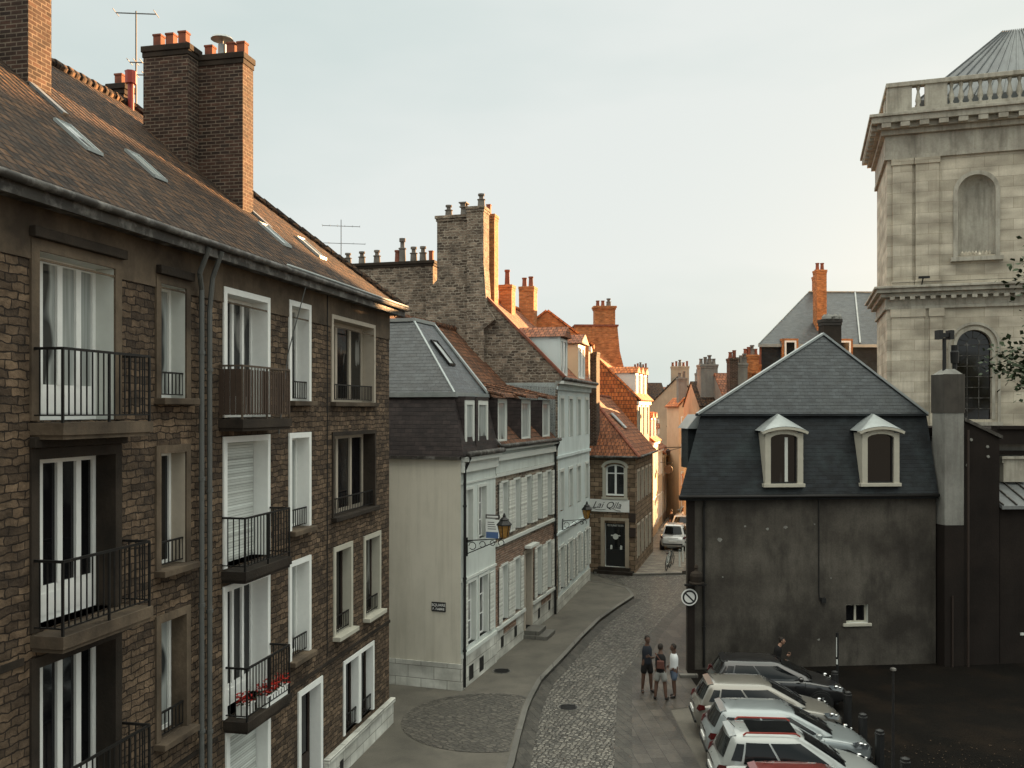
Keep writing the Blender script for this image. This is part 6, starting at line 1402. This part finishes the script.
# small plants and leaves on the dark ground
rr = random.Random(2); m = MB()
for k in range(2600):
    x = rr.gauss(10.9,1.9); y = rr.gauss(20.6,1.5); s = rr.uniform(.02,.05); t = rr.uniform(0,6.28)
    if x < 9.2: continue
    m.poly((x,y,.02+rr.random()*.02),(x+s*math.cos(t),y+s*math.sin(t),.03),(x+s*math.cos(t+1.2),y+s*math.sin(t+1.2),.05))
M['deadleaf'] = plain('dry_brown_leaves', (.045,.030,.018), .9, .2, 0, .4)
tag(m.build('fallen_leaves', M['deadleaf']), 'scattered dry brown leaves on the dark ground at the bottom right', 'leaves', None, 'stuff')

# ================================================================== light
SAZ, SEL = R(36), R(6.5)
S = Vector((math.sin(SAZ)*math.cos(SEL), math.cos(SAZ)*math.cos(SEL), math.sin(SEL)))
sun = bpy.data.lights.new('sun', 'SUN'); sun.energy = 5.0; sun.angle = R(.5); sun.color = (1,.55,.24)
so = bpy.data.objects.new('sun', sun); COL.objects.link(so); so.rotation_euler = S.to_track_quat('Z','Y').to_euler(); so.location = (0,0,60)
wd = bpy.data.worlds.new('World'); scene.world = wd; wd.use_nodes = True; nt = wd.node_tree; nt.nodes.clear()
out = nt.nodes.new('ShaderNodeOutputWorld'); bg = nt.nodes.new('ShaderNodeBackground'); sk = nt.nodes.new('ShaderNodeTexSky')
sk.sky_type = 'NISHITA'; sk.sun_disc = False; sk.sun_elevation = SEL; sk.sun_rotation = SAZ; sk.air_density = 1.0; sk.dust_density = 3.0; sk.ozone_density = 1.5
# thin even high cloud veils the clear sky
mixn = nt.nodes.new('ShaderNodeMix'); mixn.data_type = 'RGBA'; mixn.inputs[0].default_value = .975
tc = nt.nodes.new('ShaderNodeTexCoord'); mp = nt.nodes.new('ShaderNodeMapping'); mp.inputs['Scale'].default_value = (1,1,3.2); mp.inputs['Rotation'].default_value = (0,.45,.3)
nz = nt.nodes.new('ShaderNodeTexNoise'); nz.inputs['Scale'].default_value = 1.1; nz.inputs['Detail'].default_value = 5
cr_ = nt.nodes.new('ShaderNodeMix'); cr_.data_type = 'RGBA'
SKYA, SKYB = (1.80,2.12,2.07,1), (2.42,2.55,2.48,1)
cr_.inputs[6].default_value = SKYA; cr_.inputs[7].default_value = SKYB
mr = nt.nodes.new('ShaderNodeMapRange'); mr.inputs[1].default_value = .35; mr.inputs[2].default_value = .62
L_ = nt.links.new
L_(tc.outputs['Generated'], mp.inputs['Vector']); L_(mp.outputs[0], nz.inputs['Vector']); L_(nz.outputs[0], mr.inputs[0]); L_(mr.outputs[0], cr_.inputs[0])
L_(sk.outputs[0], mixn.inputs[6]); L_(cr_.outputs[2], mixn.inputs[7]); 
# the veil thickens towards the zenith, as under high overcast
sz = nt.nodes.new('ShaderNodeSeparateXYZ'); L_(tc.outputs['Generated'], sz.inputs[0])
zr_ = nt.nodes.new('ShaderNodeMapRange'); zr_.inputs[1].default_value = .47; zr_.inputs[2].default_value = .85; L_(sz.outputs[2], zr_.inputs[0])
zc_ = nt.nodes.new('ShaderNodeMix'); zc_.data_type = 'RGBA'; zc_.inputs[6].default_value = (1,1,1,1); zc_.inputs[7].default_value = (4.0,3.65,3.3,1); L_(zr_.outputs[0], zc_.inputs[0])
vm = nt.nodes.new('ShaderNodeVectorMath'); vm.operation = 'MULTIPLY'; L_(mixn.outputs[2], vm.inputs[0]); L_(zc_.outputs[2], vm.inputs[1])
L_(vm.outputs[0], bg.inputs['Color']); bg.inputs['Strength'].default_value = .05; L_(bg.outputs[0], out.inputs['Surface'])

# ================================================================== camera
cam = bpy.data.cameras.new('camera'); co = bpy.data.objects.new('camera', cam); COL.objects.link(co); scene.camera = co
cam.sensor_width = 36; cam.lens = 36*FPX/1024; cam.clip_start = .1; cam.clip_end = 3000
co.location = (0,0,CAMZ); co.rotation_euler = (R(90),0,0); cam.shift_y = (HY-384)/1024
scene.view_settings.view_transform = 'Standard'; scene.view_settings.look = 'None'; scene.view_settings.exposure = 2.7; scene.view_settings.gamma = 1
scene.render.resolution_x = 1024; scene.render.resolution_y = 768
